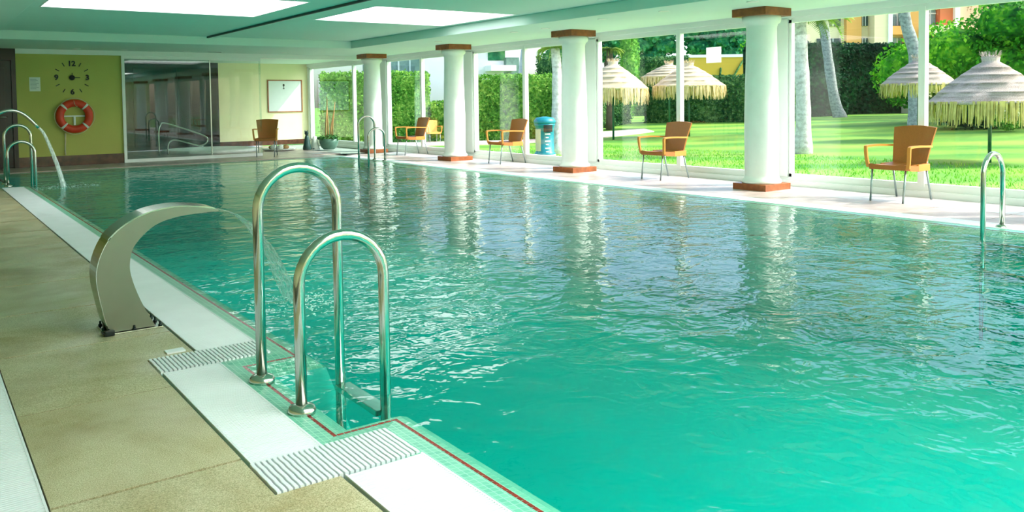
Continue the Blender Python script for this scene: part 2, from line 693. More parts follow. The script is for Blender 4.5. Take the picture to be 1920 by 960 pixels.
def hedge(name, a, b, depth, h, mat, size, dens, label, cat='hedge', group=None, lump=.12, htop=None):
    """clipped hedge between ground points a and b (camera-facing line), depth behind it"""
    ax, ay = a
    bx, by = b
    L = math.hypot(bx - ax, by - ay)
    ang = math.atan2(by - ay, bx - ax)
    z0 = min(gz(ax), gz(bx)) - .05
    root = empty(name, (ax, ay, z0), ang, label, cat, group)
    h2 = htop if htop else h
    bm = bmesh.new()
    nx = max(2, int(L / .5))
    top = lambda x: h + (h2 - h) * x / L
    vs = {}
    sec = lambda x: [(-depth / 2, 0), (-depth / 2 - .03, top(x) * .5), (-depth / 2 + .05, top(x) - .12), (-depth / 2 + .2, top(x) - .02), (depth / 2 - .2, top(x) - .02), (depth / 2, top(x) - .15), (depth / 2, 0)]
    rows = []
    for i in range(nx + 1):
        x = L * i / nx
        rows.append([bm.verts.new((x, y + depth / 2 + random.uniform(-.05, .05) + .08, max(0, z - .08 + random.uniform(-.05, .05)))) for y, z in sec(x)])
    for i in range(nx):
        for k in range(6):
            bm.faces.new((rows[i][k], rows[i][k + 1], rows[i + 1][k + 1], rows[i + 1][k]))
    bm.faces.new(rows[0])
    bm.faces.new(rows[-1][::-1])
    bm_obj('hedge_body', bm, mat, root)
    # leaves on front, top and ends
    hm = max(h, h2)
    nf = int(L * hm * dens)
    x = RNG.random(nf) * L
    tz = h + (h2 - h) * x / L
    z = RNG.random(nf) * tz
    lum = lump * (np.sin(x * 3.1 + z * 2.3) + np.sin(x * 1.3 - z * 3.7) + RNG.normal(0, .5, nf)) * .5
    F = np.stack([x, -np.abs(lum) * .8 + .02, z], 1)
    NF = np.tile([0, -1, .35], (nf, 1)).astype(float)
    nt_ = int(L * depth * dens * .9)
    x = RNG.random(nt_) * L
    T = np.stack([x, RNG.random(nt_) * depth, h + (h2 - h) * x / L + RNG.normal(0, .045, nt_)], 1)
    NTp = np.tile([0, 0, 1.], (nt_, 1))
    ne = int(depth * hm * dens)
    E0 = np.stack([RNG.normal(0, .04, ne), RNG.random(ne) * depth, RNG.random(ne) * h], 1)
    E1 = np.stack([L + RNG.normal(0, .04, ne), RNG.random(ne) * depth, RNG.random(ne) * h2], 1)
    P = np.concatenate([F, T, E0, E1])
    N = np.concatenate([NF, NTp, np.tile([-1., 0, 0], (ne, 1)), np.tile([1., 0, 0], (ne, 1))])
    quads_mesh('foliage', leaf_quads(P, N, size, .7), mat, root, 'stuff')
    return root


# ------------------------------------------------------------------ big structure
XW = 10.1      # window plane
YF = 19.75     # far partition wall
YJ = 24.6      # wall with the notice board
Y0 = -6.0
floor = tag(empty('floor'), kind='structure')
box('deck_base', -2.6, 1.145, Y0, 15.07, -.35, -.03, M['seam'], floor)
box('deck_base', 8.51, XW, Y0, 19.2, -.35, -.03, M['grout'], floor)
box('deck_base', -2.6, 11.0, 18.42, YJ + .2, -.35, -.03, M['grout'], floor)
box('deck_base', -2.6, .9, 15.07, 18.5, -.35, -.03, M['grout'], floor)
# washed aggregate slabs on the near side
yb = [-5.68 + .955 * i for i in range(0, 24)]
yb = [y for y in yb]
off = 2.905 - yb[9]
yb = [y + off for y in yb]
for i in range(len(yb) - 1):
    y0, y1 = yb[i] + .006, min(yb[i + 1] - .006, 15.06)
    if y0 > 15.0: break
    if y0 < Y0: continue
    # right edge follows the recess of the overflow channel
    segs = []
    xr_main, xr_rec = 1.14, .915
    bm = bmesh.new()
    ys = [y0] + [b for b in (2.57, 4.08 + .25) if y0 < b < y1] + [y1]
    pts = []
    for a, b in zip(ys[:-1], ys[1:]):
        m = (a + b) / 2
        xr = xr_rec if 2.57 < m < 4.33 else xr_main
        pts += [(xr - .004, a), (xr - .004, b)]
    loop = [(.318, y0)] + pts + [(.318, y1)]
    dz = random.uniform(-.002, .002)
    bot = [bm.verts.new((x, y, -.034)) for x, y in loop]
    topv = [bm.verts.new((x, y, dz)) for x, y in loop]
    bm.faces.new(bot[::-1])
    bm.faces.new(topv)
    for k in range(len(loop)):
        k2 = (k + 1) % len(loop)
        if (topv[k].co - topv[k2].co).length > 1e-4:
            bm.faces.new((bot[k], bot[k2], topv[k2], topv[k]))
    bmesh.ops.remove_doubles(bm, verts=bm.verts, dist=1e-5)
    bm_obj('slab', bm, M['deck'], floor)
# slabs left of the white side drain
for i in range(len(yb) - 1):
    if yb[i] < 3: continue
    if yb[i] > 15: break
    box('slab', -1.2, -.02, yb[i] + .006, min(yb[i + 1], 15.06) - .006, -.034, random.uniform(-.002, .001), M['deck'], floor)
# window side tiles
me_a = box('deck_tile', 0, .735, 0, .80, -.034, 0, M['tile_pink'], floor, .004)
me_b = box('deck_tile', 0, .80, 0, .80, -.034, 0, M['tile_white'], floor, .004)
me_a.location = (8.512, -5.8, 0)
me_b.location = (9.255, -5.8, 0)
for k in range(1, 30):
    for src, x in ((me_a, 8.512), (me_b, 9.255)):
        c = src.copy()
        COL.objects.link(c)
        c.location = (x, -5.8 + .81 * k, random.uniform(-.001, .001))
# far deck tiles
me_c = box('deck_tile', 0, .79, 0, .79, -.034, 0, M['tile_pink'], floor, .004)
me_c.location = (-2.5, 18.43, 0)
for a in range(14):
    for b in range(8):
        if a == b == 0: continue
        if 18.43 + b * .8 > 24.0: continue
        x = -2.5 + a * .8
        if x > 7.7 and b < 1: continue
        c = me_c.copy()
        COL.objects.link(c)
        c.location = (x, 18.43 + b * .8, random.uniform(-.001, .001))

# walls
wf = tag(empty('wall_far'), kind='structure')
box('wall_face', 1.83, 3.82, YF, YF + .2, 0, 2.62, M['wall_yellow'], wf)
box('wall_face', -2.6, .75, YF, YF + .2, 0, 2.62, M['wall_yellow'], wf)
box('skirting', 1.83, 3.86, YF - .02, YF, 0, .21, M['marble'], wf)
struct('wall_back', 7.35, XW + .1, YJ, YJ + .2, 0, 2.62, M['wall_pale'])
box('skirting', 7.35, XW, YJ - .02, YJ, 0, .15, M['marble'], bpy.data.objects['wall_back'])
wd = struct('wall_recess', -2.6, 7.35, YJ, YJ + .2, 0, 2.62, M['dark_wall'])
struct('wall_behind', -2.8, XW, Y0 - .2, Y0, 0, 2.62, M['wall_pale'])
struct('wall_left', -2.8, -2.6, Y0, YJ, 0, 2.62, M['wall_pale'])
struct('wall_hot_tub', 3.66, 3.82, YF + .2, YJ, 0, 2.62, M['dark_wall'])
# door beside the yellow wall
d1 = tag(empty('door_1', (1.29, YF, 0)), kind='structure')
box('door_leaf', -.46, .46, .04, .09, .01, 2.2, M['door_wood'], d1, .004)
box('door_frame', .46, .54, -.03, .2, 0, 2.62, M['door_wood'], d1)
box('door_frame', -.54, -.46, -.03, .2, 0, 2.62, M['door_wood'], d1)
box('door_lintel', -.46, .46, -.03, .2, 2.2, 2.62, M['door_wood'], d1)
hd = box('door_panel', -.34, .34, .02, .04, .2, 1.0, M['door_wood'], d1, .005)
box('door_panel', -.34, .34, .02, .04, 1.15, 2.05, M['door_wood'], d1, .005)
tube('door_handle', [(.36, .03, 1.05), (.36, -.02, 1.05), (.24, -.02, 1.05)], .01, M['steel'], d1, 8)

# ceiling: recessed field z 2.6 with lower soffits z 2.44
ce = tag(empty('ceiling'), kind='structure')
skA = (1.49, 4.42)
skB = (5.38, 7.82)
rows_y = [(10.62, 12.86), (.0, 2.24), (-5.2, -3.0)]  # rows after the far one are out of view, added as fill light
xs = [-2.8, skA[0], skA[1], skB[0], skB[1], 10.3]
ycuts = sorted([Y0] + [v for r in rows_y for v in r] + [YJ + .2])
for j in range(len(ycuts) - 1):
    a, b = ycuts[j], ycuts[j + 1]
    hole = any(abs(a - r[0]) < 1e-6 for r in rows_y)
    if not hole:
        box('ceiling_panel', -2.8, 10.3, a, b, 2.6, 2.72, M['ceiling'], ce)
    else:
        for x0, x1 in ((-2.8, skA[0]), (skA[1], skB[0]), (skB[1], 10.3)):
            box('ceiling_panel', x0, x1, a, b, 2.6, 2.72, M['ceiling'], ce)
box('soffit', 7.98, XW + .15, Y0, 17.0, 2.44, 2.6, M['ceiling'], ce, .01)
box('soffit', -2.6, XW + .15, 17.0, YF, 2.44, 2.6, M['ceiling'], ce, .01)
box('soffit', -2.6, 1.30, Y0, 17.0, 2.52, 2.6, M['ceiling'], ce, .01)
box('header_beam', 1.83, XW, YF - .06, YF + .2, 2.34, 2.46, M['white'], ce)
box('ceiling_panel', 1.8, XW, YF + .2, YJ, 2.45, 2.6, M['ceiling'], ce)
for n_, (ya, yb_) in enumerate(rows_y):
    for (xa, xb), nm in ((skA, 'left'), (skB, 'right')):
        where = ['over the far half of the pool', 'over the near end of the pool, unseen and added as fill light', 'behind the viewpoint, unseen and added as fill light'][n_]
        sk = empty('skylight', ((xa + xb) / 2, (ya + yb_) / 2, 2.6), 0,
                   'white glowing rectangular skylight panel, %s one %s' % (nm, where), 'skylight', 'skylight panels in the ceiling')
        hx, hy = (xb - xa) / 2, (yb_ - ya) / 2
        box('diffuser', -hx, hx, -hy, hy, .03, .05, M['skylight' if n_ == 0 else 'skylight_fill'], sk)
        for q in ((-hx, -hx + .02, -hy, hy), (hx - .02, hx, -hy, hy), (-hx + .02, hx - .02, -hy, -hy + .02), (-hx + .02, hx - .02, hy - .02, hy)):
            box('frame', q[0], q[1], q[2], q[3], -.004, .03, M['white'], sk)
# dark joint running along the ceiling
tr = struct('trim_1', 4.87, 4.90, Y0, 16.98, 2.565, 2.601, M['dark'])
struct('trim_2', 4.90, 5.05, Y0, 16.98, 2.575, 2.601, M['ceiling'])
# downlights in the soffits
dl_spots = [(8.57, 6.67, 'beside the cap of the largest column'), (8.4, 8.01, 'nearer the largest column'),
            (8.4, 9.25, 'midway between the two nearest columns'), (8.63, 10.91, 'beside the third column'),
            (8.6, 11.75, 'just past the third column'), (8.6, 14.3, 'beside the second column')]
def downlight(x, y, lab):
    o = empty('downlight', (x, y, 2.44), 0, lab, 'downlight', 'recessed downlights in the soffit')
    lathe('ring', [(.055, -.004), (.075, -.006), (.075, .0), (.055, .0)], M['white'], o, 20)
    lathe('lamp', [(.001, -.002), (.052, -.002), (.052, .0), (.001, .0)], M['window_grey'], o, 20)
for x, y, s_ in dl_spots:
    downlight(x, y, 'small round downlight in the window side soffit ' + s_)
for x, y, s_ in ((2.9, 19.3, 'above the wall clock'), (3.8, 19.3, 'above the left end of the glass screen'),
                 (5.1, 19.3, 'above the smoked glass'), (7.2, 19.0, 'above the far chair')):
    downlight(x, y, 'small round recessed downlight in the far soffit ' + s_)
vt = empty('ceiling_vent', (5.7, 19.3, 2.44), 0, 'small dark slotted air vent in the far soffit above the glass', 'vent')
box('frame', -.16, .16, -.04, .04, -.006, 0, M['white'], vt)
for k in range(5):
    box('slat', -.15, .15, -.034 + k * .015, -.026 + k * .015, -.01, -.006, M['dark'], vt)

# ------------------------------------------------------------------ pool
YN = -6.0
def edge(d):
    return [(1.45 + d, YN), (1.45 + d, 2.84 + d), (1.19 + d, 2.84 + d), (1.19 + d, 4.05 - d), (1.45 + d, 4.05 - d),
            (1.45 + d, 15.07 + d), (1.19 + d, 15.07 + d), (1.19 + d, 18.12 - d), (8.2 - d, 18.12 - d), (8.2 - d, YN)]
prof = [(-.30, -.5), (-.30, -.022), (0, -.003), (.06, -.010), (.115, -.016), (.19, -.06), (.30, -.45), (.31, -1.35)]
bm = bmesh.new()
rows = [[bm.verts.new((x, y, z)) for x, y in edge(d)] for d, z in prof]
for i in range(len(rows) - 1):
    for k in range(9):
        bm.faces.new((rows[i][k], rows[i][k + 1], rows[i + 1][k + 1], rows[i + 1][k]))
for k_i, f_ in enumerate(bm.faces):
    if k_i >= 9 * 5: f_.material_index = 1
pool = bm_obj('pool_basin', bm, [M['mosaic'], M['mosaic_deep']])
pool['kind'] = 'structure'
box('pool_floor', .6, 8.9, YN - .1, 18.6, -1.45, -1.35, M['pool_floor'], pool)
# red marker line: single tiles near the viewer, joined beyond
ts = .0275
bm = bmesh.new()
abox(bm, -.0125, .0125, -.0125, .0125, -.004, .0012, .0015)
bm0 = bmesh.new()
abox(bm0, -.0125, .0125, -.0125, .0125, -.004, .0012)
bm.free()
tile_me = bpy.data.meshes.new('red_tile')
bm0.to_mesh(tile_me)
bm0.free()
tile_me.materials.append(M['red_tile'])
zr = -.0125
E_ = edge(.075)
run = []
for (x0, y0), (x1, y1) in zip(E_[:-1], E_[1:]):
    L = math.hypot(x1 - x0, y1 - y0)
    n = max(1, int(round(L / ts)))
    for k in range(n):
        run.append((x0 + (x1 - x0) * k / n, y0 + (y1 - y0) * k / n))
near = sorted([p for p in run if p[1] > 1.2], key=lambda p: p[0] ** 2 + p[1] ** 2)
near_set = set(near[:290])
for p in near[:290]:
    o = link('red_tile', tile_me, None, pool, False, (p[0], p[1], zr))
bmr = bmesh.new()
for p in run:
    if p in near_set: continue
    abox(bmr, p[0] - .0125, p[0] + .0125, p[1] - .0125, p[1] + .0125, zr - .004, zr + .0012)
o = bm_obj('red_tile_line', bmr, M['red_tile'], pool)
o['kind'] = 'stuff'
# water body
bm = bmesh.new()
pts = [(1.20, YN), (1.20, 18.30), (8.35, 18.30), (8.35, YN)]
zt, zb = -.0135, -1.36
A = [bm.verts.new((x, y, zt)) for x, y in pts]
B = [bm.verts.new((x, y, zb)) for x, y in pts]
bm.faces.new(A[::-1])
bm.faces.new(B)
for k in range(4):
    bm.faces.new((A[k], A[(k + 1) % 4], B[(k + 1) % 4], B[k]))
wo_ = bm_obj('pool_water', bm, M['water'])
tag(wo_, 'rippling teal green water filling the indoor pool', 'water', None, 'stuff')


# ------------------------------------------------------------------ overflow grates
def strip(name, x0, x1, y0, y1, label, along='x', pitch=.0135, cat='grate', group=None, dots=False):
    r = empty(name, (x0, y0, 0), 0, label, cat, group)
    L, Wd = y1 - y0, x1 - x0
    box('channel', 0, Wd, 0, L, -.03, -.004, M['strip_base'], r)
    box('edge_rail', 0, .008, 0, L, -.004, .001, M['grate'], r)
    box('edge_rail', Wd - .008, Wd, 0, L, -.004, .001, M['grate'], r)
    n = int(L / pitch)
    V = []
    bm_ = []
    vs = np.zeros((n, 8, 3))
    for k in range(n):
        a, b = k * pitch + .0015, k * pitch + pitch - .0025
        vs[k] = [(.008, a, -.004), (Wd - .008, a, -.004), (Wd - .008, b, -.004), (.008, b, -.004),
                 (.008, a + .001, .0005), (Wd - .008, a + .001, .0005), (Wd - .008, b - .001, .0005), (.008, b - .001, .0005)]
    faces = []
    for k in range(n):
        o_ = 8 * k
        faces += [(o_ + 4, o_ + 5, o_ + 6, o_ + 7), (o_, o_ + 1, o_ + 5, o_ + 4), (o_ + 2, o_ + 3, o_ + 7, o_ + 6)]
    me = bpy.data.meshes.new('rib')
    me.from_pydata(vs.reshape(-1, 3).tolist(), [], faces)
    o2 = link('ribs', me, M['grate'], r)
    o2['kind'] = 'stuff'
    return r

G1 = 'white ribbed overflow strips along the pool edge'
strip('overflow_strip', 1.15, 1.447, Y0, 2.565, 'white finely ribbed overflow strip at the bottom edge, nearer than the nearest slotted grate', group=G1)
strip('overflow_strip', .925, 1.187, 2.845, 4.075, 'short white ribbed strip set back between the two slotted grates beside the handrails', group=G1)
strip('overflow_strip', 1.15, 1.447, 4.335, 15.07, 'long white ribbed overflow strip running past the steel waterfall to the far corner', group=G1)
strip('overflow_strip', 8.205, 8.505, Y0, 18.12, 'white pool edge strip along the window side', group=G1, pitch=.03)
strip('side_drain', -.02, .312, Y0, 15.06, 'white dimpled drain grating along the left edge of the stone slabs', group=G1, pitch=.016)


def slotted(y0, y1, label, n=24):
    x0, x1 = .915, 1.444
    r = empty('slotted_grate', (x0, y0, 0), 0, label, 'grate', 'slotted cross grates by the ladder recess')
    Wd, L = x1 - x0, y1 - y0
    box('channel', 0, Wd, 0, L, -.04, -.026, M['grate_base'], r)
    p = Wd / n
    bm = bmesh.new()
    # slightly wavy bar
    seg = 8
    rows = []
    for i in range(seg + 1):
        y = L * i / seg
        dx = .0011 * math.sin(i * 2.4)
        rows.append([bm.verts.new((dx + q, y, z)) for q, z in ((-.0062, -.026), (-.0066, .003), (-.005, .004), (.005, .004), (.0066, .003), (.0062, -.026))])
    for i in range(seg):
        for k in range(5):
            bm.faces.new((rows[i][k], rows[i][k + 1], rows[i + 1][k + 1], rows[i + 1][k]))
    bm.faces.new(rows[0]); bm.faces.new(rows[-1][::-1])
    src = bm_obj('bar', bm, M['grate'], r)
    src.location = (p / 2, 0, 0)
    for k in range(1, n):
        c = src.copy()
        COL.objects.link(c)
        c.location = (p / 2 + k * p, 0, 0)
    for yy in (.02, L / 2, L - .02):
        box('cross_rod', 0, Wd, yy - .004, yy + .004, -.02, -.010, M['grate'], r)
    return r

slotted(2.572, 2.838, 'white slotted plastic grate at the front of the ladder recess, nearest the viewer', 27)
slotted(4.083, 4.328, 'white slotted plastic grate at the far end of the ladder recess, behind the tall handrail', 27)
box_o = box('drain_cap', -.045, .045, -.03, .03, -.002, .006, M['grate'])
box_o.location = (1.06, 4.40, 0)
box_o['label'] = 'small white plastic cap lying at the corner of the far slotted grate'
box_o['category'] = 'cap'


# ------------------------------------------------------------------ ladders
def ladder(loc, sx, sy, label, bed=-.0):
    r = empty('pool_ladder', loc, 0, label, 'ladder', 'stainless pool ladders')
    def loop(y, top):
        R = .19
        x0, x1 = 0, sx * .38
        pts = [(x0, y, .012), (x0, y, top - R)]
        for k in range(1, 16):
            t = math.pi * k / 16
            pts.append((sx * (.19 - R * math.cos(t)), y, top - R + R * math.sin(t)))
        pts += [(x1, y, top - R), (x1, y, -1.0)]
        h = tube('handrail', pts, .0235, M['steel'], r, 18)
        fl = lathe('foot_flange', [(.056, -.012), (.058, .004), (.05, .018), (.03, .026), (.0235, .028)], M['steel'], h, 28)
        fl.location = (x0, y, 0)
    loop(sy * .235, .955)
    loop(-sy * .235, .70)
    for z in (-.10, -.36, -.62, -.88):
        bm = bmesh.new()
        abox(bm, sx * .38 - .04, sx * .38 + .04, -.215, .215, z - .015, z + .01, .006)
        bm_obj('tread', bm, M['steel'], r)
    return r

ladder((1.26, 3.455, 0), 1, 1, 'large stainless pool ladder in the foreground with one tall and one low hooped handrail')
ladder((1.26, 15.535, 0), 1, 1, 'small distant ladder at the far left corner in front of the dark door')
ladder((8.23, 16.2, 0), -1, 1, 'distant ladder in front of the farthest white column')
ladder((8.29, 3.365, 0), -1, -1, 'steel ladder hoop at the right edge of the picture before the big thatched parasol')


# ------------------------------------------------------------------ stainless waterfall
def waterfall():
    r = empty('waterfall_spout', (.98, 5.04, 0), 0, 'curved brushed steel waterfall spout bolted on the slabs, pouring into the pool', 'pool fountain')
    cx, cy = .98, 5.04
    outer = [(.855, .01), (.825, .14), (.80, .32), (.835, .46), (.91, .56), (1.05, .64), (1.22, .668), (1.38, .652), (1.46, .632)]
    inner = [(1.09, .01), (1.02, .16), (.975, .30), (.97, .39), (1.0, .48), (1.1, .573), (1.22, .612), (1.38, .624), (1.46, .624)]
    po = smoothpts([(a, 0, b) for a, b in outer], 6)
    pi = smoothpts([(a, 0, b) for a, b in inner], 6)
    y0, y1 = -.095, .105
    bm = bmesh.new()
    R_ = []
    for a, b in zip(po, pi):
        R_.append([bm.verts.new((q.x - cx, y, q.z)) for q, y in ((a, y0), (a, y1), (b, y1), (b, y0))])
    for i in range(len(R_) - 1):
        for k in range(4):
            bm.faces.new((R_[i][k], R_[i][(k + 1) % 4], R_[i + 1][(k + 1) % 4], R_[i + 1][k]))
    bm.faces.new(R_[0][::-1]); bm.faces.new(R_[-1])
    body = bm_obj('body', bm, M['brushed'], r)
    # polished back plate in two lengths, slightly proud
    for nm, i0, i1, t in (('back_plate', 2, 22, .004), ('top_plate', 21, 46, .008)):
        bm = bmesh.new()
        R_ = []
        for i in range(i0, i1 + 1):
            p = po[i]
            tg = (po[min(i + 1, len(po) - 1)] - po[max(i - 1, 0)]).normalized()
            nrm = Vector((-tg.z, 0, tg.x))
            a, b = p + nrm * .0005, p + nrm * t
            R_.append([bm.verts.new((q.x - cx, y, q.z)) for q, y in ((a, y0 - .002), (a, y1 + .002), (b, y1 + .002), (b, y0 - .002))])
        for i in range(len(R_) - 1):
            for k in range(4):
                bm.faces.new((R_[i][k], R_[i][(k + 1) % 4], R_[i + 1][(k + 1) % 4], R_[i + 1][k]))
        bm.faces.new(R_[0][::-1]); bm.faces.new(R_[-1])
        bm_obj(nm, bm, M['steel'], r)
    box('base_flange', -.15, .15, -.115, .135, -.001, .007, M['steel'], r, .002)
    for x, y in ((-.13, -.10), (0.0, -.10), (.135, -.10), (.135, .02), (-.135, .02), (.135, .12), (-.135, .12)):
        b_ = lathe('bolt', [(.011, .006), (.011, .016), (.006, .018), (.006, .032), (.002, .034)], M['hub_steel'], r, 10)
        b_.location = (x, y, 0)
    bm = bmesh.new()
    abox(bm, -.155, -.105, -.135, -.105, 0, .03, .006)
    abox(bm, -.165, -.13, -.125, -.07, .012, .022, .003)
    bm_obj('clamp', bm, M['hub_steel'], r)
waterfall()


def sheet(name, path, w0, w1, mat, label, yc):
    bm = bmesh.new()
    P = smoothpts([(x, 0, z) for x, z in path], 5)
    n = len(P)
    m = 14
    rows = []
    for i, p in enumerate(P):
        t = i / (n - 1)
        wd = w0 + (w1 - w0) * t
        rows.append([bm.verts.new((p.x + .006 * math.sin(j * 1.7 + i * .9) * t, yc + wd * (j / m - .5), p.z + .004 * math.sin(j * 2.3) * t)) for j in range(m + 1)])
    for i in range(n - 1):
        for j in range(m):
            bm.faces.new((rows[i][j], rows[i][j + 1], rows[i + 1][j + 1], rows[i + 1][j]))
    # give the sheet real thickness
    g = bm.faces[:]
    bmesh.ops.solidify(bm, geom=g, thickness=.004)
    o = bm_obj(name, bm, mat, None, True)
    tag(o, label, 'water')
    return o
sheet('water_sheet', [(1.455, .632), (1.56, .60), (1.66, .52), (1.76, .38), (1.86, .18), (1.93, -.013)], .18, .40, M['stream'],
      'thin transparent sheet of water falling from the steel spout into the pool', 5.04)
jp = smoothpts([(1.63, 14.6, .935), (1.70, 14.6, .83), (1.79, 14.6, .58), (1.88, 14.6, .28), (1.945, 14.6, -.013)], 6)
jo = tube('water_jet', jp, .018, M['jet'], None, 12, radii=[.016 + .022 * i / (len(jp) - 1) for i in range(len(jp))])
tag(jo, 'thin jet of water falling from the bent steel pipe at the far left', 'water')
# bent pipe that feeds the jet
gp_ = empty('fountain_pipe', (.98, 14.6, 0), 0, 'tall bent steel fountain pipe at the far left edge pouring a jet', 'pool fountain')
pp = [(0, 0, 0.0), (0.0, 0, .55), (.01, 0, .86)] + [(.28 - .27 * math.cos(a), 0, .93 + .27 * math.sin(a)) for a in [math.radians(v) for v in range(10, 121, 10)]] + [(.50, 0, 1.10), (.65, 0, .93)]
pp = smoothpts(pp, 3)
tube('pipe', pp, .024, M['steel'], gp_, 16)
lathe('foot_flange', [(.07, -.002), (.07, .008), (.03, .02)], M['steel'], gp_, 24)


def splash(name, cx, cy, rx, ry, n, label, hmax=.02):
    bm = bmesh.new()
    for _ in range(n):
        a = random.uniform(0, 2 * math.pi)
        q = random.random() ** .6
        x, y = cx + rx * q * math.cos(a), cy + ry * q * math.sin(a)
        s = random.uniform(.002, .006)
        z = -.0135 + (random.random() ** 4) * hmax
        bmesh.ops.create_icosphere(bm, subdivisions=1, radius=1, matrix=Matrix.Translation((x, y, z)) @ Matrix.Rotation(random.uniform(0, 3), 4, 'Z') @ Matrix.Diagonal((s * random.uniform(1, 3.5), s * 1.1, s * .5, 1)))
    o = bm_obj(name, bm, M['foam'], None, True)
    tag(o, label, 'water', None, 'stuff')
splash('foam_splash', 1.95, 5.0, .32, .34, 420, 'scattered foam and droplets where the spout water lands', .05)
splash('foam_splash', 2.0, 14.65, .5, .35, 260, 'pale foam where the far left water jet lands', .06)


# ------------------------------------------------------------------ columns
def column(y, label):
    r = empty('column', (9.40, y, 0), 0, label, 'column', 'white columns along the window side')
    bm = bmesh.new(); abox(bm, -.27, .27, -.27, .27, -.001, .085, .004)
    bm_obj('base_block', bm, M['wood'], r)
    prof = [(.255, .085), (.265, .10), (.262, .125), (.235, .15), (.225, .19)]
    for k in range(14):
        t = k / 13
        prof.append((.222 + .012 * math.sin(math.pi * min(1, t * 1.25)) - .022 * t + random.uniform(-.002, .002), .24 + 1.93 * t))
    prof += [(.205, 2.20), (.215, 2.23), (.245, 2.25), (.255, 2.28), (.255, 2.335)]
    lathe('shaft', prof, M['column'], r, 40)
    bm = bmesh.new(); abox(bm, -.275, .275, -.275, .275, 2.335, 2.44, .004)
    bm_obj('cap_block', bm, M['wood'], r)
    return r
column(18.85, 'farthest white column, in front of the end window beside the distant ladder')
column(15.02, 'second farthest white column, between two wicker chairs in front of the hedge')
column(11.10, 'white column just right of the teal litter bin')
column(7.17, 'nearest and largest white column with brown cap and base')
column(3.25, 'white column outside the right edge of the frame')
column(-.7, 'white column level with the viewpoint, outside the frame')
column(-4.6, 'white column behind the viewpoint, outside the frame')


# ------------------------------------------------------------------ windows
ZB, ZT = .12, 2.33
wr = tag(empty('wall_right'), kind='structure')
box('sill_curb', XW - .09, XW + .16, Y0, YJ, -.02, .075, M['white'], wr)
box('sill_curb', XW - .02, XW + .10, Y0, YJ, .075, ZB, M['white'], wr)
box('head_beam', XW - .06, XW + .16, Y0, YJ, 2.36, 2.6, M['white'], wr)
box('head_beam', XW - .02, XW + .10, Y0, YJ, ZT, 2.36, M['white'], wr)
posts = [-4.6, -.65, 3.3, 7.31, 11.43, 15.48, 19.58, 23.9]
for p in posts:
    hw = .08 if p == 7.31 else (.16 if p in (11.43, 15.48) else (.19 if p == 19.58 else .1))
    if p == 23.9:
        box('post', XW - .04, XW + .12, 24.48, YJ, ZB, ZT, M['white'], wr)
    else:
        box('post', XW - .05, XW + .12, p - hw, p + hw, ZB, ZT, M['white'], wr, .006)
mull = {0: 1.3, 1: 5.32, 2: 9.30, 3: 13.45, 4: 17.60, 5: 21.39}
bays = [(-.55, 3.2), (3.4, 7.22), (7.40, 11.26), (11.60, 15.31), (15.65, 19.38), (19.78, 24.47), (-4.5, -.75)]
for i, (a, b) in enumerate(bays):
    wn = tag(empty('window_%d' % (i + 1), (XW, (a + b) / 2, 0)), kind='structure')
    yc = (a + b) / 2
    m = mull.get(i, -2.6) - yc
    la, lb = a - yc, b - yc
    box('frame_rail', -.02, .05, la, lb, ZB, ZB + .045, M['white'], wn)
    box('frame_rail', -.02, .05, la, lb, ZT - .045, ZT, M['white'], wn)
    for y_ in (la + .02, lb - .02):
        box('frame_stile', -.02, .05, y_ - .02, y_ + .02, ZB, ZT, M['white'], wn)
    box('mullion', -.03, .06, m - .042, m + .042, ZB, ZT, M['white'], wn, .004)
    tint = M['glass']
    box('pane', .010, .016, la + .03, m, ZB + .03, ZT - .03, tint, wn)
    box('pane', .022, .028, m, lb - .03, ZB + .03, ZT - .03, M['glass_tint'] if i in (4, 5) else tint, wn)
    if i == 5:
        wn.children[-2].data.materials[0] = M['glass_tint']
# notice stuck on the glass
nn = box('window_notice', XW + .0, XW + .004, 8.45, 8.74, 1.79, 2.03, M['thin_paper'])
tag(nn, 'blank white paper notice stuck high on the window glass near the nearest column', 'notice')

# glass screen in front of the hot tub
gs = tag(empty('window_8', (5.3, YF, 0)), kind='structure')
box('frame_stile', -1.48, -1.42, -.05, .05, 0, 2.34, M['white'], gs)
box('frame_rail', -1.42, 1.60, -.03, .05, 0, .07, M['white'], gs)
box('frame_rail', -1.42, 1.60, -.03, .05, 2.27, 2.34, M['white'], gs)
box('frame_stile', 1.57, 1.60, -.01, .03, .07, 2.27, M['glass_tint'], gs)
box('mullion', .40, .425, -.01, .02, .07, 2.27, M['steel'], gs)
box('pane', -1.42, .40, 0, .008, .07, 2.27, M['glass_tint'], gs)
box('pane', .425, 1.57, .0, .008, .07, 2.27, M['glass'], gs)
# dark smoked glass panels on the recess wall
for k in range(3):
    box('smoked_panel', 3.9 + k * 1.15, 5.03 + k * 1.15, YJ - .03, YJ - .01, .1, 2.3, M['glass_smoke'], wd)

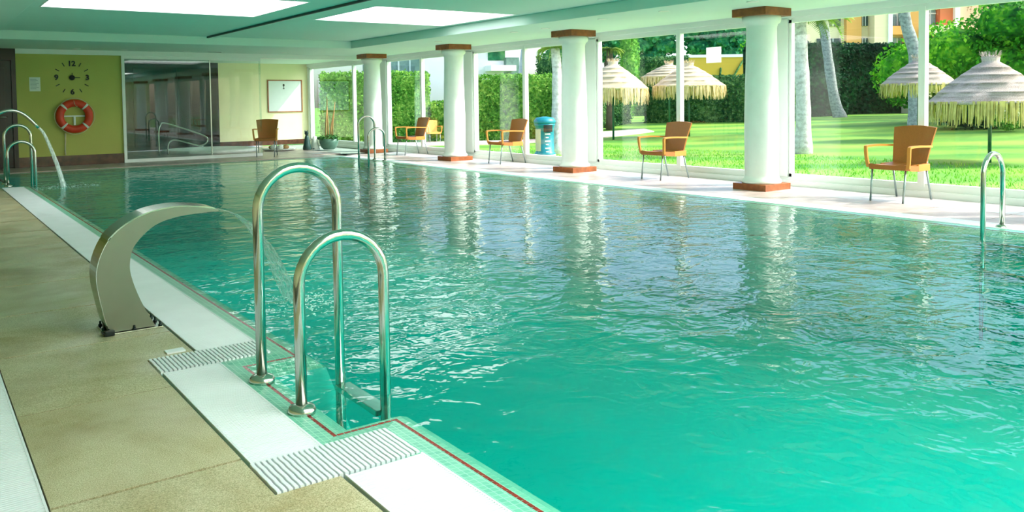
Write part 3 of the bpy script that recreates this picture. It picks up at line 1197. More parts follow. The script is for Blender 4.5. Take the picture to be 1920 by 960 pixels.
# ------------------------------------------------------------------ hot tub
ht = empty('hot_tub', (6.5, 22.6, 0), 0, 'round hot tub with a white rim behind the glass screen', 'hot tub')
lathe('rim', [(.95, .0), (1.2, .0), (1.2, .06), (1.16, .08), (1.0, .08), (.95, .05)], M['stone_white'], ht, 48)
lathe('tub_water', [(.01, .04), (.99, .04), (.99, .045), (.01, .045)], M['pool_floor'], ht, 48)
hr = empty('hot_tub_handrail', (5.0, 21.7, 0), 0, 'thin bent steel handrails by the hot tub behind the dark glass', 'handrail')
tube('rail', smoothpts([(0, 0, 0), (0, 0, .55), (.04, 0, .74), (.16, 0, .80), (.75, .0, .60), (1.12, .0, .44), (1.17, 0, .34), (1.10, 0, .24), (.95, 0, .20)], 5), .018, M['steel'], hr, 10)
tube('rail', smoothpts([(.28, .3, 0), (.28, .3, .22), (.34, .3, .33), (.5, .3, .36), (.95, .3, .22), (1.15, .3, .17)], 5), .018, M['steel'], hr, 10)


# ------------------------------------------------------------------ wall clock, lifebuoy, notices
def text_mesh(name, s, size, mat, parent, loc, rot=(math.pi / 2, 0, 0), ext=.004, bold=.0):
    cu = bpy.data.curves.new(name, 'FONT')
    cu.body = s
    cu.size = size
    cu.extrude = ext
    cu.offset = bold
    cu.align_x = 'CENTER'
    cu.align_y = 'CENTER'
    tmp = bpy.data.objects.new(name + '_tmp', cu)
    COL.objects.link(tmp)
    dg = bpy.context.evaluated_depsgraph_get()
    me = bpy.data.meshes.new_from_object(tmp.evaluated_get(dg))
    bpy.data.objects.remove(tmp, do_unlink=True)
    me.materials.clear()
    o = link(name, me, mat, parent)
    o.location = loc
    o.rotation_euler = rot
    return o

ck = empty('wall_clock', (2.855, YF, 1.855), 0, 'black frameless wall clock with four numerals on the yellow wall above the lifebuoy', 'clock')
R0 = .315
for s_, a in (('12', 90), ('3', 0), ('9', -90), ('9', 180)):
    t = math.radians(a)
    # the six is the nine turned over
    text_mesh('numeral', s_, .15, M['black'], ck, (R0 * .93 * math.cos(t), -.006, R0 * .93 * math.sin(t)), (math.pi / 2, math.pi if a == -90 else 0, 0), bold=.006)
for a in (30, 60, 120, 150, 210, 240, 300, 330):
    t = math.radians(a)
    bm = bmesh.new()
    abox(bm, -.042, .042, -.012, -.001, -.008, .008, mat=Matrix.Translation((R0 * math.cos(t), 0, R0 * math.sin(t))) @ Matrix.Rotation(-t, 4, 'Y'))
    bm_obj('tick', bm, M['black'], ck)
lathe('hub', [(.05, -.03), (.055, -.02), (.055, -.001)], M['black'], ck, 24, axis='Y')
bm = bmesh.new(); abox(bm, 0, .15, -.036, -.031, -.008, .008)
bm_obj('hour_hand', bm, M['black'], ck)
bm = bmesh.new(); abox(bm, -.006, .006, -.042, -.037, 0, .10)
bm_obj('minute_hand', bm, M['black'], ck)

lb = empty('lifebuoy', (2.87, YF - .085, 1.04), 0, 'orange lifebuoy ring with white bands hanging on the yellow wall', 'lifebuoy')
def torus_bm(R, r, a0, a1, n, m=16, sq=1.0):
    bm = bmesh.new()
    full = abs(a1 - a0) > 6.28
    rings = []
    for i in range(n + (0 if full else 1)):
        t = a0 + (a1 - a0) * i / n
        rings.append([bm.verts.new(((R + r * math.cos(q)) * math.cos(t), r * sq * math.sin(q), (R + r * math.cos(q)) * math.sin(t))) for q in [2 * math.pi * k / m for k in range(m)]])
    L = len(rings)
    for i in range(n):
        a, b = rings[i], rings[(i + 1) % L]
        for k in range(m):
            bm.faces.new((a[k], a[(k + 1) % m], b[(k + 1) % m], b[k]))
    if not full:
        bm.faces.new(rings[0]); bm.faces.new(rings[-1][::-1])
    return bm
bm_obj('ring', torus_bm(.278, .078, 0, 2 * math.pi, 64, 16, .8), M['orange'], lb, True)
for a in (45, 135, 225, 315):
    t = math.radians(a)
    bm_obj('band', torus_bm(.278, .0805, t - .07, t + .07, 6, 16, .82), M['paper'], lb, True)
rp = []
for k in range(49):
    t = 2 * math.pi * k / 48 + math.pi / 4
    rr = .36 + .02 * abs(math.sin(2 * (t - math.pi / 4)))
    rp.append((rr * math.cos(t), -.01, rr * math.sin(t)))
tube('grab_line', rp, .006, M['rope'], lb, 6)
tube('loop_cord', [(-.02, -.075, .33), (.0, -.085, .24), (.04, -.07, .20), (.05, -.04, .22)], .005, M['rope'], lb, 6)
lh = empty('lifebuoy_bracket', (2.87, YF, 1.04), 0, 'white T shaped bracket inside the lifebuoy on the wall', 'bracket')
box('cross_bar', -.2, .2, -.05, -.001, -.012, .018, M['white'], lh, .004)
box('stem', -.015, .025, -.03, -.001, -.19, -.012, M['white'], lh, .004)
tk = tube('throw_cord', [(2.69, YF - .025, .68), (2.685, YF - .03, .5), (2.675, YF - .03, .35), (2.68, YF - .035, .23)], .014, M['rope'], None, 8)
tag(tk, 'pale cord hanging down the yellow wall below the lifebuoy', 'rope')

nt1 = empty('wall_notice', (2.165, YF, 1.715), 0, 'small pale printed notice on the yellow wall left of the clock', 'notice')
box('sheet', -.10, .10, -.008, -.001, -.145, .145, M['paper'], nt1)
for k in range(8):
    ln = random.uniform(.05, .08)
    box('print_line', -.085, -.085 + ln * 2, -.0095, -.008, .10 - k * .028, .106 - k * .028, M['ink'], nt1)

nb = empty('notice_board', (9.335, YJ, 1.475), 0, 'white notice board in a thin brown frame on the back wall', 'notice board')
box('panel', -.52, .52, -.015, -.001, -.47, .47, M['board'], nb)
for q in ((-.545, -.515, -.49, .49), (.515, .545, -.49, .49), (-.515, .515, -.49, -.46), (-.515, .515, .46, .49)):
    box('frame', q[0], q[1], -.03, -.001, q[2], q[3], M['wood'], nb)
bm = bmesh.new()
bmesh.ops.create_uvsphere(bm, u_segments=12, v_segments=8, radius=.032, matrix=Matrix.Translation((-.04, -.016, .33)) @ Matrix.Diagonal((1, .1, 1.2, 1)))
abox(bm, -.05, -.03, -.018, -.015, .245, .30)
abox(bm, -.065, -.015, -.018, -.015, .215, .24)
bm_obj('emblem', bm, M['dark'], nb)


# ------------------------------------------------------------------ wicker armchairs (face -X)
def chair_proto():
    r = empty('wicker_armchair')
    # seat shell
    bm = bmesh.new()
    n = 10
    rows = []
    for i in range(n + 1):
        t = i / n
        x = -.29 + .52 * t
        hw = .255 - .035 * t - (.03 if i == 0 else 0)
        zc = .445 - .02 * math.sin(math.pi * t)
        rows.append([bm.verts.new((x, y, z)) for y, z in ((-hw, zc - .065), (-hw, zc - .005), (-hw + .03, zc), (-hw * .4, zc - .012), (hw * .4, zc - .012), (hw - .03, zc), (hw, zc - .005), (hw, zc - .065))])
    for i in range(n):
        for k in range(8):
            bm.faces.new((rows[i][k], rows[i][(k + 1) % 8], rows[i + 1][(k + 1) % 8], rows[i + 1][k]))
    bm.faces.new(rows[0][::-1]); bm.faces.new(rows[-1])
    bm_obj('seat', bm, M['wicker'], r)
    # backrest, curved in plan, wider at the top with a gentle crown
    bm = bmesh.new()
    nz, ny = 10, 10
    F, Bk = [], []
    for i in range(nz + 1):
        t = i / nz
        z = .40 + .46 * t
        hw = .205 + .055 * t ** 1.2
        xb = .205 + .10 * t + .035 * t * t
        fr, bk = [], []
        for j in range(ny + 1):
            s = j / ny * 2 - 1
            crown = .022 * (1 - s * s) * (t ** 3)
            x = xb + .035 * (1 - s * s)
            fr.append(bm.verts.new((x - .014, hw * s, z + crown)))
            bk.append(bm.verts.new((x + .014, hw * s, z + crown)))
        F.append(fr); Bk.append(bk)
    for i in range(nz):
        for j in range(ny):
            bm.faces.new((F[i][j], F[i][j + 1], F[i + 1][j + 1], F[i + 1][j]))
            bm.faces.new((Bk[i][j], Bk[i + 1][j], Bk[i + 1][j + 1], Bk[i][j + 1]))
        bm.faces.new((F[i][0], F[i + 1][0], Bk[i + 1][0], Bk[i][0]))
        bm.faces.new((F[i][ny], Bk[i][ny], Bk[i + 1][ny], F[i + 1][ny]))
    for j in range(ny):
        bm.faces.new((F[nz][j], F[nz][j + 1], Bk[nz][j + 1], Bk[nz][j]))
        bm.faces.new((F[0][j], Bk[0][j], Bk[0][j + 1], F[0][j + 1]))
    bm_obj('backrest', bm, M['wicker'], r)
    for s in (-1, 1):
        pts = [(-.27, s * .245, .40), (-.285, s * .262, .52), (-.29, s * .268, .625), (-.26, s * .27, .648), (-.05, s * .268, .652), (.12, s * .262, .645), (.25, s * .242, .64)]
        bm = bmesh.new()
        P = smoothpts(pts, 4)
        rows = []
        for i, p in enumerate(P):
            d = (P[min(i + 1, len(P) - 1)] - P[max(i - 1, 0)]).normalized()
            up = Vector((0, 1, 0)).cross(d).normalized()
            a, b = Vector((0, .019, 0)), up * .012
            rows.append([bm.verts.new(p + q) for q in (a + b, -a + b, -a - b, a - b)])
        for i in range(len(rows) - 1):
            for k in range(4):
                bm.faces.new((rows[i][k], rows[i][(k + 1) % 4], rows[i + 1][(k + 1) % 4], rows[i + 1][k]))
        bm.faces.new(rows[0][::-1]); bm.faces.new(rows[-1])
        bm_obj('armrest', bm, M['resin'], r)
        box('side_apron', -.02, .235, s * .225 - .012, s * .225 + .012, .355, .435, M['resin'], r, .006)
        tube('leg', [(-.25, s * .205, .39), (-.30, s * .20, .0)], .0115, M['wicker_leg'], r, 10)
        tube('leg', [(.20, s * .205, .39), (.31, s * .215, .0)], .0115, M['wicker_leg'], r, 10)
    return r

ch = chair_proto()
GC = 'wicker armchairs on the pool deck'
spots = [(9.56, 5.30, 0, 'wicker armchair nearest the right edge of the picture, before the garden lawn'),
         (9.56, 9.12, 0, 'wicker armchair between the two nearest columns, facing the pool'),
         (9.66, 13.5, 0, 'wicker armchair before the pane left of the teal litter bin'),
         (9.66, 17.35, 0, 'wicker armchair between the two farthest columns'),
         (6.90, 19.45, math.radians(65), 'wicker armchair alone at the far end in front of the hot tub')]
for i, (x, y, rz, lab) in enumerate(spots):
    o = ch if i == 0 else copy_tree(ch)
    o.location = (x, y, 0)
    o.rotation_euler = (0, 0, rz)
    tag(o, lab, 'chair', GC)
oc = [(16.3, 27.6, 'pale wicker armchair outside on the terrace against the hedge', .3),
      (20.3, 25.2, 'pale wicker armchair outside near the litter bin', .5)]
for x, y, lab, rz in oc:
    o = copy_tree(ch)
    o.location = (x, y, gz(x))
    o.rotation_euler = (0, 0, rz + 1.0)
    tag(o, lab, 'chair', 'wicker armchairs out in the garden')
    for c in o.children:
        if c.name.startswith(('seat', 'backrest')):
            c.data = c.data.copy()
            c.data.materials[0] = M['wicker_light']

# ------------------------------------------------------------------ ornaments at the far end
st = empty('cat_statue', (8.62, 21.2, 0), 0, 'small dark seated figure statue on the floor left of the planter', 'statue')
lathe('body', [(.10, .0), (.115, .04), (.10, .12), (.075, .24), (.055, .34), (.035, .40)], M['statue'], st, 20)
bm = bmesh.new()
bmesh.ops.create_uvsphere(bm, u_segments=14, v_segments=10, radius=.055, matrix=Matrix.Translation((-.02, -.03, .45)) @ Matrix.Diagonal((.9, 1.2, 1, 1)))
for s in (-1, 1):
    bmesh.ops.create_cone(bm, segments=8, radius1=.022, radius2=.003, depth=.06, matrix=Matrix.Translation((-.02 + s * .03, -.01, .51)))
bm_obj('head', bm, M['statue'], st, True)
tube('tail', smoothpts([(.09, .02, .02), (.16, .0, .03), (.17, -.06, .03), (.12, -.1, .03)], 4), .014, M['statue'], st, 8)
wp = empty('white_vase', (8.86, 21.25, 0), 0, 'white conical vase right of the dark statue', 'vase')
lathe('body', [(.13, 0), (.12, .05), (.07, .25), (.045, .36), (.03, .36), (.03, .3)], M['stone_white'], wp, 20)
pt = empty('planter', (9.2, 21.1, 0), 0, 'round grey green planter holding tall bare canes', 'planter')
lathe('bowl', [(.14, 0), (.2, .05), (.25, .18), (.26, .28), (.235, .28), (.22, .2), (.01, .2)], M['pot'], pt, 28)
for k, (dx, dy, h, lx) in enumerate(((-.10, 0, 1.15, .08), (.0, .03, 1.25, -.02), (.07, -.03, 1.1, .12), (.04, .05, 1.0, .18))):
    tube('cane', [(dx, dy, .18), (dx + lx * .4, dy, .18 + h * .5), (dx + lx, dy, .18 + h)], .02, M['cane'], pt, 8, radii=[.024, .018, .008])
P_, N_ = ellipsoid_pts((0, 0, .3), (.28, .28, .09), 240)
quads_mesh('foliage', leaf_quads(P_, N_, .09), M['leaf_mid'], pt, 'stuff')
ty = empty('stone_tray', (8.0, 21.6, 0), 0, 'flat pale tray with white stones on the floor by the back wall', 'tray')
lathe('dish', [(.3, 0), (.42, .02), (.44, .06), (.40, .06), (.02, .03)], M['stone_white'], ty, 28)
for k in range(7):
    bm = bmesh.new()
    a = k * .9
    rr = random.uniform(.05, .10)
    bmesh.ops.create_icosphere(bm, subdivisions=2, radius=rr, matrix=Matrix.Translation((.2 * math.cos(a) * (k > 0), .2 * math.sin(a) * (k > 0), .05 + rr * .5)) @ Matrix.Diagonal((1, 1, .75, 1)))
    bm_obj('stone', bm, M['stone_white'] if k % 3 else M['cane'], ty, True)

# ------------------------------------------------------------------ garden ground
def lawn():
    xs_ = [10.3 + .0, 12, 14, 17, 19, 21, 23, 25, 27, 30, 33, 36, 40, 45, 60, 100, 160]
    ys_ = [-60, -20, 0, 5, 10, 15, 20, 25, 30, 35, 40, 50, 80, 160]
    bm = bmesh.new()
    g = [[bm.verts.new((x, y, gz(x) + .0)) for y in ys_] for x in xs_]
    for i in range(len(xs_) - 1):
        for j in range(len(ys_) - 1):
            bm.faces.new((g[i][j], g[i + 1][j], g[i + 1][j + 1], g[i][j + 1]))
    o = bm_obj('lawn', bm, M['grass'])
    o['kind'] = 'structure'
lawn()
# short grass blades by the windows
n = 16000
X = 10.5 + RNG.random(n) ** 1.2 * 9
Y = 1 + RNG.random(n) * 21
Z = np.array([gz(x) for x in X])
A_ = RNG.random(n) * 2 * np.pi
hh = RNG.uniform(.03, .07, n)
dx, dy = np.cos(A_) * .012, np.sin(A_) * .012
lx, ly = RNG.normal(0, .02, n), RNG.normal(0, .02, n)
V = np.stack([np.stack([X - dx, Y - dy, Z], 1), np.stack([X + dx, Y + dy, Z], 1), np.stack([X + lx + dx * .2, Y + ly + dy * .2, Z + hh], 1), np.stack([X + lx - dx * .2, Y + ly - dy * .2, Z + hh], 1)], 1)
o = quads_mesh('grass', V, M['blade'])
tag(o, 'short green grass blades of the lawn outside the windows', 'grass', None, 'stuff')


def slab_poly(name, pts, mat, label, cat):
    bm = bmesh.new()
    t = [bm.verts.new((x, y, gz(x) + .035)) for x, y in pts]
    b = [bm.verts.new((x, y, gz(x) - .05)) for x, y in pts]
    bm.faces.new(t); bm.faces.new(b[::-1])
    for k in range(len(pts)):
        bm.faces.new((b[k], b[(k + 1) % len(pts)], t[(k + 1) % len(pts)], t[k]))
    o = bm_obj(name, bm, mat)
    tag(o, label, cat)
slab_poly('garden_path', [(13.5, 29.6), (13.0, 27.2), (17.5, 24.6), (22.5, 24.6), (26.0, 25.4), (27.2, 27.2), (24.0, 27.6), (19.0, 26.6)], M['paving'],
          'pale pinkish paved path in front of the hedges outside', 'path')
struct('ground_kerb', 10.27, 10.55, Y0, 40, -.6, -.30, M['stone_white'])

# ------------------------------------------------------------------ hedges
hedge('hedge', (17.95, 27.85), (21.3, 25.1), 1.3, 2.62, M['leaf_hedge'], .12, 280, 'light green clipped hedge outside behind the litter bin and the third deck chair')
hedge('hedge', (13.2, 31.0), (16.75, 28.75), 1.2, 2.8, M['leaf_hedge'], .12, 260, 'light green hedge seen either side of the mullion behind the second farthest chair')
hedge('hedge', (16.85, 28.65), (17.85, 27.95), 1.2, 1.6, M['leaf_hedge'], .12, 260, 'short low length of hedge in the gap just left of the second farthest column')
hedge('hedge', (25.6, 29.0), (30.6, 31.6), 1.6, 2.3, M['leaf_mid'], .14, 200, 'loose mid green hedge behind the left thatched parasols')
hedge('hedge', (31.0, 31.0), (33.7, 23.9), 1.5, 2.35, M['leaf_mid'], .14, 210, 'dark flecked hedge behind the thatched parasol beyond the middle window')
hedge('hedge', (36.9, 27.9), (47.8, 24.2), 2.0, 4.0, M['leaf_dark'], .17, 130, 'tall dark green clipped hedge behind the leaning palm trunk')
hedge('hedge', (37.6, 25.9), (39.6, 24.8), 1.0, 2.25, M['leaf_dark'], .13, 160, 'low dark hedge corner at the foot of the tall dark hedge')
hedge('hedge', (36.9, 37.8), (39.4, 35.5), 1.5, 3.7, M['leaf_mid'], .17, 120, 'far clipped hedge behind the cypress and parasols')
hedge('hedge', (27.2, 35.0), (29.0, 33.7), 1.2, 3.8, M['leaf_mid'], .15, 130, 'raised dark hedge seen just left of the slim white palm trunk')


def tree(name, x, y, blobs, mat, size, label, trunk=True, tr=.14, dens=330, cat='tree', group=None, bark='bark'):
    z = gz(x)
    r = empty(name, (x, y, z), 0, label, cat, group)
    bm = bmesh.new()
    Ps, Ns = [], []
    for c, rd in blobs:
        lumpy_core(bm, c, tuple(q * .78 for q in rd), 2)
        area = (rd[0] * rd[1] + rd[0] * rd[2] + rd[1] * rd[2]) * 4
        P, N = ellipsoid_pts(c, rd, int(area * dens / 3))
        Ps.append(P); Ns.append(N)
    bm_obj('crown', bm, mat, r)
    P, N = np.concatenate(Ps), np.concatenate(Ns)
    quads_mesh('foliage', leaf_quads(P, N, size), mat, r, 'stuff')
    if trunk:
        zt_ = min(c[2] for c, rd in blobs)
        tube('trunk', [(0, 0, -.1), (.05, .03, zt_ * .5), (0, 0, zt_ + .2)], tr, M[bark], r, 10, radii=[tr * 1.25, tr, tr * .7])
    return r

# bright shrub-tree at the right
tree('shrub_tree', 35.6, 15.2, [((0, 0, 1.9), (2.6, 2.2, 1.9)), ((-1.0, 1.7, 2.6), (1.9, 1.8, 1.6)), ((.8, -1.6, 3.2), (2.3, 2.2, 2.0)), ((-1.6, 3.2, 2.0), (1.7, 1.5, 1.5)), ((-.5, -.2, 3.9), (1.5, 1.5, 1.1)), ((1.2, -3.2, 2.2), (2.2, 2.2, 2.0))],
     M['leaf_bright'], .2, 'large bright green leafy tree behind the big thatched parasol at the right', dens=150)
for x, y, h in ((45.8, 15.6, 9.0), (38.2, 8.2, 9.0), (51.5, 20.0, 9.6), (41.6, 12.2, 6.6)):
    tree('shade_tree', x, y, [((0, 0, h), (3.0, 3.0, 2.0)), ((1.5, -1.6, h - .9), (2.2, 2.2, 1.6)), ((-1.7, 1.5, h - 1.0), (2.2, 2.2, 1.5)), ((.3, .2, h - 2.4), (2.6, 2.6, 1.6))], M['leaf_dark'], .28,
         'tall shade tree outside the frame beyond the right edge, one of a group', dens=60, tr=.25, group='shade trees to the right of the view')
tree('cypress', 33.4, 34.6, [((0, 0, 2.6), (.62, .62, 2.7)), ((.3, .1, 3.6), (.5, .5, 2.2)), ((-.2, 0, 4.6), (.42, .42, 2.0))], M['leaf_cypress'], .14, 'tall narrow cypress behind the left thatched parasol', dens=330, trunk=False)
tree('bush', 31.2, 14.8, [((0, 0, .8), (1.4, 1.2, .95)), ((.9, -1.0, .7), (1.1, 1.0, .8))], M['leaf_dark'], .14, 'low dark bush under the big thatched parasol', trunk=False, dens=180, cat='shrub')
fl = empty('flowering_plant', (30.3, 13.0, gz(30.3)), 0, 'small white flowering plant beneath the right parasol fringe', 'plant')
P_, N_ = ellipsoid_pts((0, 0, .45), (.5, .5, .4), 700)
quads_mesh('foliage', leaf_quads(P_, N_, .12), M['leaf_hedge'], fl, 'stuff')
P_, N_ = ellipsoid_pts((0, 0, .75), (.45, .45, .35), 260)
quads_mesh('blossom', leaf_quads(P_, N_, .12), M['blossom'], fl, 'stuff')

# distant pines behind the ochre wall
pn = [(53.6, 58.6, 7.6), (57.0, 55.6, 7.0), (59.4, 52.0, 8.0), (61.0, 49.6, 7.2), (60.5, 59.0, 8.4), (63.8, 55.6, 8.2), (50.4, 61.6, 7.8)]
for i, (x, y, h) in enumerate(pn):
    tree('pine_tree', x, y, [((0, 0, h), (1.9, 1.9, 1.2)), ((.7, -.6, h - 1.1), (1.5, 1.5, .9)), ((-.8, .7, h - 1.0), (1.4, 1.4, .9)), ((.2, .3, h - 2.2), (1.6, 1.6, 1.0))], M['leaf_pine'], .5,
         'distant umbrella pine among the row seen above the ochre wall and hedges', dens=26, tr=.2, group='distant pines beyond the garden')
tree('round_tree', 53.5, 41.0, [((0, 0, 4.6), (1.5, 1.5, 1.3)), ((.6, -.6, 5.3), (1.2, 1.2, 1.0))], M['leaf_bright'], .3, 'small round green tree over the right end of the ochre wall', dens=60)


# ------------------------------------------------------------------ palms
def frond_quads(base, az, L, droop, wid=.05, n=26):
    out = []
    p = np.array(base, float)
    d = np.array([math.cos(az), math.sin(az)])
    for i in range(n):
        t = (i + 1) / n
        q = np.array([base[0] + d[0] * L * t * math.cos(droop * t * .7), base[1] + d[1] * L * t * math.cos(droop * t * .7), base[2] + L * (.55 * t - droop * t * t)])
        side = np.array([-d[1], d[0], 0])
        ll = L * .28 * math.sin(math.pi * min(1, t * .9 + .1))
        for s in (-1, 1):
            tip = q + side * s * ll + np.array([d[0] * ll * .5, d[1] * ll * .5, -ll * .35])
            wv = np.array([d[0], d[1], 0]) * wid * .5
            out.append([q - wv, q + wv, tip + wv * .3, tip - wv * .3])
        out.append([p + side * .012, p - side * .012, q - side * .01, q + side * .01])
        p = q
    return np.array(out)


def palm(x, y, pts, radii, label, bark, fr, nf=22, L=2.0, leaf='leaf_palm', z=None, lo=False, wid=.06):
    z = gz(x) if z is None else z
    r = empty('palm_tree', (x, y, z), 0, label, 'palm tree', 'palms in the garden')
    P = smoothpts(pts, 4)
    rr = np.interp(np.linspace(0, 1, len(P)), np.linspace(0, 1, len(radii)), radii)
    rr = [float(q) * (1 + .05 * math.sin(i * 2.1)) for i, q in enumerate(rr)]
    tube('trunk', P, .2, M[bark], r, 18, radii=rr)
    for k in range(nf):
        az = 2 * math.pi * k / nf * 1.618 * 2
        q = frond_quads(pts[-1], az, L * random.uniform(.8, 1.1), random.uniform(.35, 1.15), wid)
        quads_mesh('frond', q, M[leaf], r)
    return r

palm(20.04, 13.91, [(0, 0, -.1), (.02, 0, 1.2), (-.02, .03, 2.6), (-.05, .05, 3.75)], [.27, .2, .19, .17, .15], 'palm with thick white trunk beside the nearest column', 'bark_white', 1, 26, 1.5)
palm(37.7, 24.35, [(.25, -.2, -.1), (0, 0, .9), (-.25, .2, 3.0), (-.5, .4, 5.6), (-.6, .5, 7.6)], [.34, .25, .23, .23, .23], 'leaning palm with grey trunk before the tall dark hedge', 'bark_grey', 1, 18, 2.6)
palm(29.92, 15.99, [(.0, 0, -.1), (-.05, .03, 1.4), (-.05, .05, 2.8), (-.35, .28, 4.2), (-.45, .33, 6.0)], [.30, .22, .22, .2, .19], 'tall palm with slim curved grey trunk behind the right hand thatched parasols', 'bark_grey', 1, 16, 2.4)
palm(15.34, 18.89, [(0, 0, -.1), (0, 0, 1.2), (.02, .0, 2.4), (-.02, .02, 3.1)], [.2, .15, .14, .13], 'slim white palm trunk right beside the teal litter bin', 'bark_white', 1, 22, .8, wid=.04)
palm(26.4, 28.6, [(0, 0, -.1), (0, 0, 2.0), (0, 0, 3.7)], [.2, .16, .15], 'short feathery palm left of the cypress', 'bark', 1, 30, .85, wid=.04)
palm(41.5, 18.0, [(0, 0, -.1), (0, 0, 3.0), (0, 0, 6.0)], [.3, .25, .25], 'palm crown with brownish fronds above the bright tree at top right', 'bark', 1, 30, 2.4, 'leaf_palm_brown')


# ------------------------------------------------------------------ thatched parasols
def parasol(x, y, R, rim, top, label, th='thatch', frn='fringe', frl=.42, pole=True):
    """rim and top: heights above ground"""
    z = gz(x)
    r = empty('thatched_parasol', (x, y, z), 0, label, 'parasol', 'thatched parasols on the lawn')
    H_ = top - rim
    prof = [(R * .93, rim - .06), (R * .985, rim - .055), (R, rim - .01)]
    nl = 5
    rt = .17
    for k in range(nl):
        t0, t1 = k / nl, (k + 1) / nl
        f = lambda t: rim + H_ * (.87 * t + .05 * math.sin(math.pi * t))
        if k: prof.append((rt + (R - rt) * (1 - t0) + .018, f(t0) - .004))
        prof.append((rt + (R - rt) * (1 - t0 - .03) + (.008 if k else 0), f(t0) + .03))
        prof.append((rt + (R - rt) * (1 - t1) + .01, f(t1) - .01))
    prof += [(rt + .015, rim + H_ * .91), (rt + .03, rim + H_ * .96), (rt - .03, top), (.02, top - .01)]
    prof2 = [(.02, rim + .15), (R * .9, rim - .06)] + prof
    lathe('canopy', prof2, M[th], r, 52, jitter=.016)
    # fringe strands
    n = int(420 * R)
    a = RNG.random(n) * 2 * np.pi
    rr = R * (.90 + .13 * RNG.random(n))
    L = frl * RNG.uniform(.45, 1.1, n)
    w_ = RNG.uniform(.012, .03, n)
    cx_, cy_ = np.cos(a), np.sin(a)
    top_ = np.stack([cx_ * rr, cy_ * rr, np.full(n, rim + .02)], 1)
    out = RNG.uniform(-.05, .08, n)
    bot = np.stack([cx_ * (rr + out), cy_ * (rr + out), rim - L], 1)
    sd = np.stack([-cy_, cx_, np.zeros(n)], 1) * w_[:, None]
    quads_mesh('fringe', np.stack([top_ - sd, top_ + sd, bot + sd * .35, bot - sd * .35], 1), M[frn], r, 'stuff')
    tt = 90
    a = RNG.random(tt) * 2 * np.pi
    P = np.stack([np.cos(a) * .17, np.sin(a) * .17, np.full(tt, rim + H_ * .96)], 1)
    Q = P + np.stack([np.cos(a) * .07, np.sin(a) * .07, RNG.uniform(.05, .16, tt)], 1)
    sd = np.stack([-np.sin(a), np.cos(a), np.zeros(tt)], 1) * .01
    quads_mesh('crown_tuft', np.stack([P - sd, P + sd, Q + sd * .4, Q - sd * .4], 1), M[th], r, 'stuff')
    tube('pole', [(0, 0, -.05), (0, 0, rim + .2)], .04, M['green_pole'], r, 12)
    for k in range(8):
        t = 2 * math.pi * k / 8
        tube('rib', [(0, 0, rim + .17), (R * .86 * math.cos(t), R * .86 * math.sin(t), rim - .02)], .012, M['green_pole'], r, 6)
    return r

parasol(20.13, 9.03, 1.30, 1.40, 2.46, 'largest thatched parasol, at the right edge with a shaggy fringe', frl=.52)
parasol(26.16, 13.91, 1.12, 1.78, 2.62, 'grey thatched parasol partly hidden behind the biggest one')
parasol(24.4, 21.98, 1.36, 1.95, 2.85, 'cream thatched parasol in the middle window above the second nearest chair', 'thatch_warm', 'fringe_warm', .5)
parasol(28.28, 26.67, 1.25, 2.35, 2.98, 'thatched parasol half hidden behind the cream middle one', 'thatch_warm', 'fringe_warm')
parasol(21.76, 23.4, 1.32, 1.95, 3.0, 'leftmost thatched parasol, seen beside the column right of the litter bin', 'thatch_warm', 'fringe_warm', .6)

# ------------------------------------------------------------------ litter bin
lbn = empty('litter_bin', (14.66, 18.61, gz(14.66)), 0, 'teal litter bin with a dark mouth and pale side outside the window', 'litter bin')
lathe('body', [(.30, .02), (.30, .10), (.26, .13), (.26, .80), (.28, .86), (.295, .88), (.295, .93)], M['bin'], lbn, 32)
lathe('lid', [(.30, .93), (.315, .96), (.31, 1.02), (.24, 1.10), (.05, 1.13), (.01, 1.13)], M['bin'], lbn, 32)
lathe('foot', [(.31, -.03), (.31, .05), (.29, .06)], M['stone_white'], lbn, 32)
camd = math.atan2(-18.61, -14.66)
def curved_patch(name, a0, a1, z0, z1, r_, mat):
    bm = bmesh.new()
    rows = []
    for k in range(9):
        a = a0 + (a1 - a0) * k / 8
        rows.append([bm.verts.new((q * math.cos(a), q * math.sin(a), z)) for q, z in ((r_, z0), (r_, z1), (r_ + .006, z1), (r_ + .006, z0))])
    for i in range(8):
        for k in range(4):
            bm.faces.new((rows[i][k], rows[i][(k + 1) % 4], rows[i + 1][(k + 1) % 4], rows[i + 1][k]))
    bm.faces.new(rows[0]); bm.faces.new(rows[-1][::-1])
    return bm_obj(name, bm, mat, lbn)
curved_patch('mouth', camd - .1, camd + .8, .70, .90, .297, M['dark'])
curved_patch('pale_panel', camd - 1.5, camd - .45, .16, .78, .261, M['bin_side'])
for k in range(3):
    curved_patch('sticker', camd + .02, camd + .62, .62 - k * .2, .66 - k * .2, .261, M['paper'])
    curved_patch('sticker', camd + .1, camd + .42, .53 - k * .2, .56 - k * .2, .261, M['paper'])

# ------------------------------------------------------------------ buildings and walls beyond
CR = Vector((.8089, -.5878, 0)).normalized()
def facade(name, ox, oy, z0, label, cat='building', ang=None):
    a = math.atan2(CR.y, CR.x) if ang is None else ang
    return empty(name, (ox, oy, z0), a, label, cat)
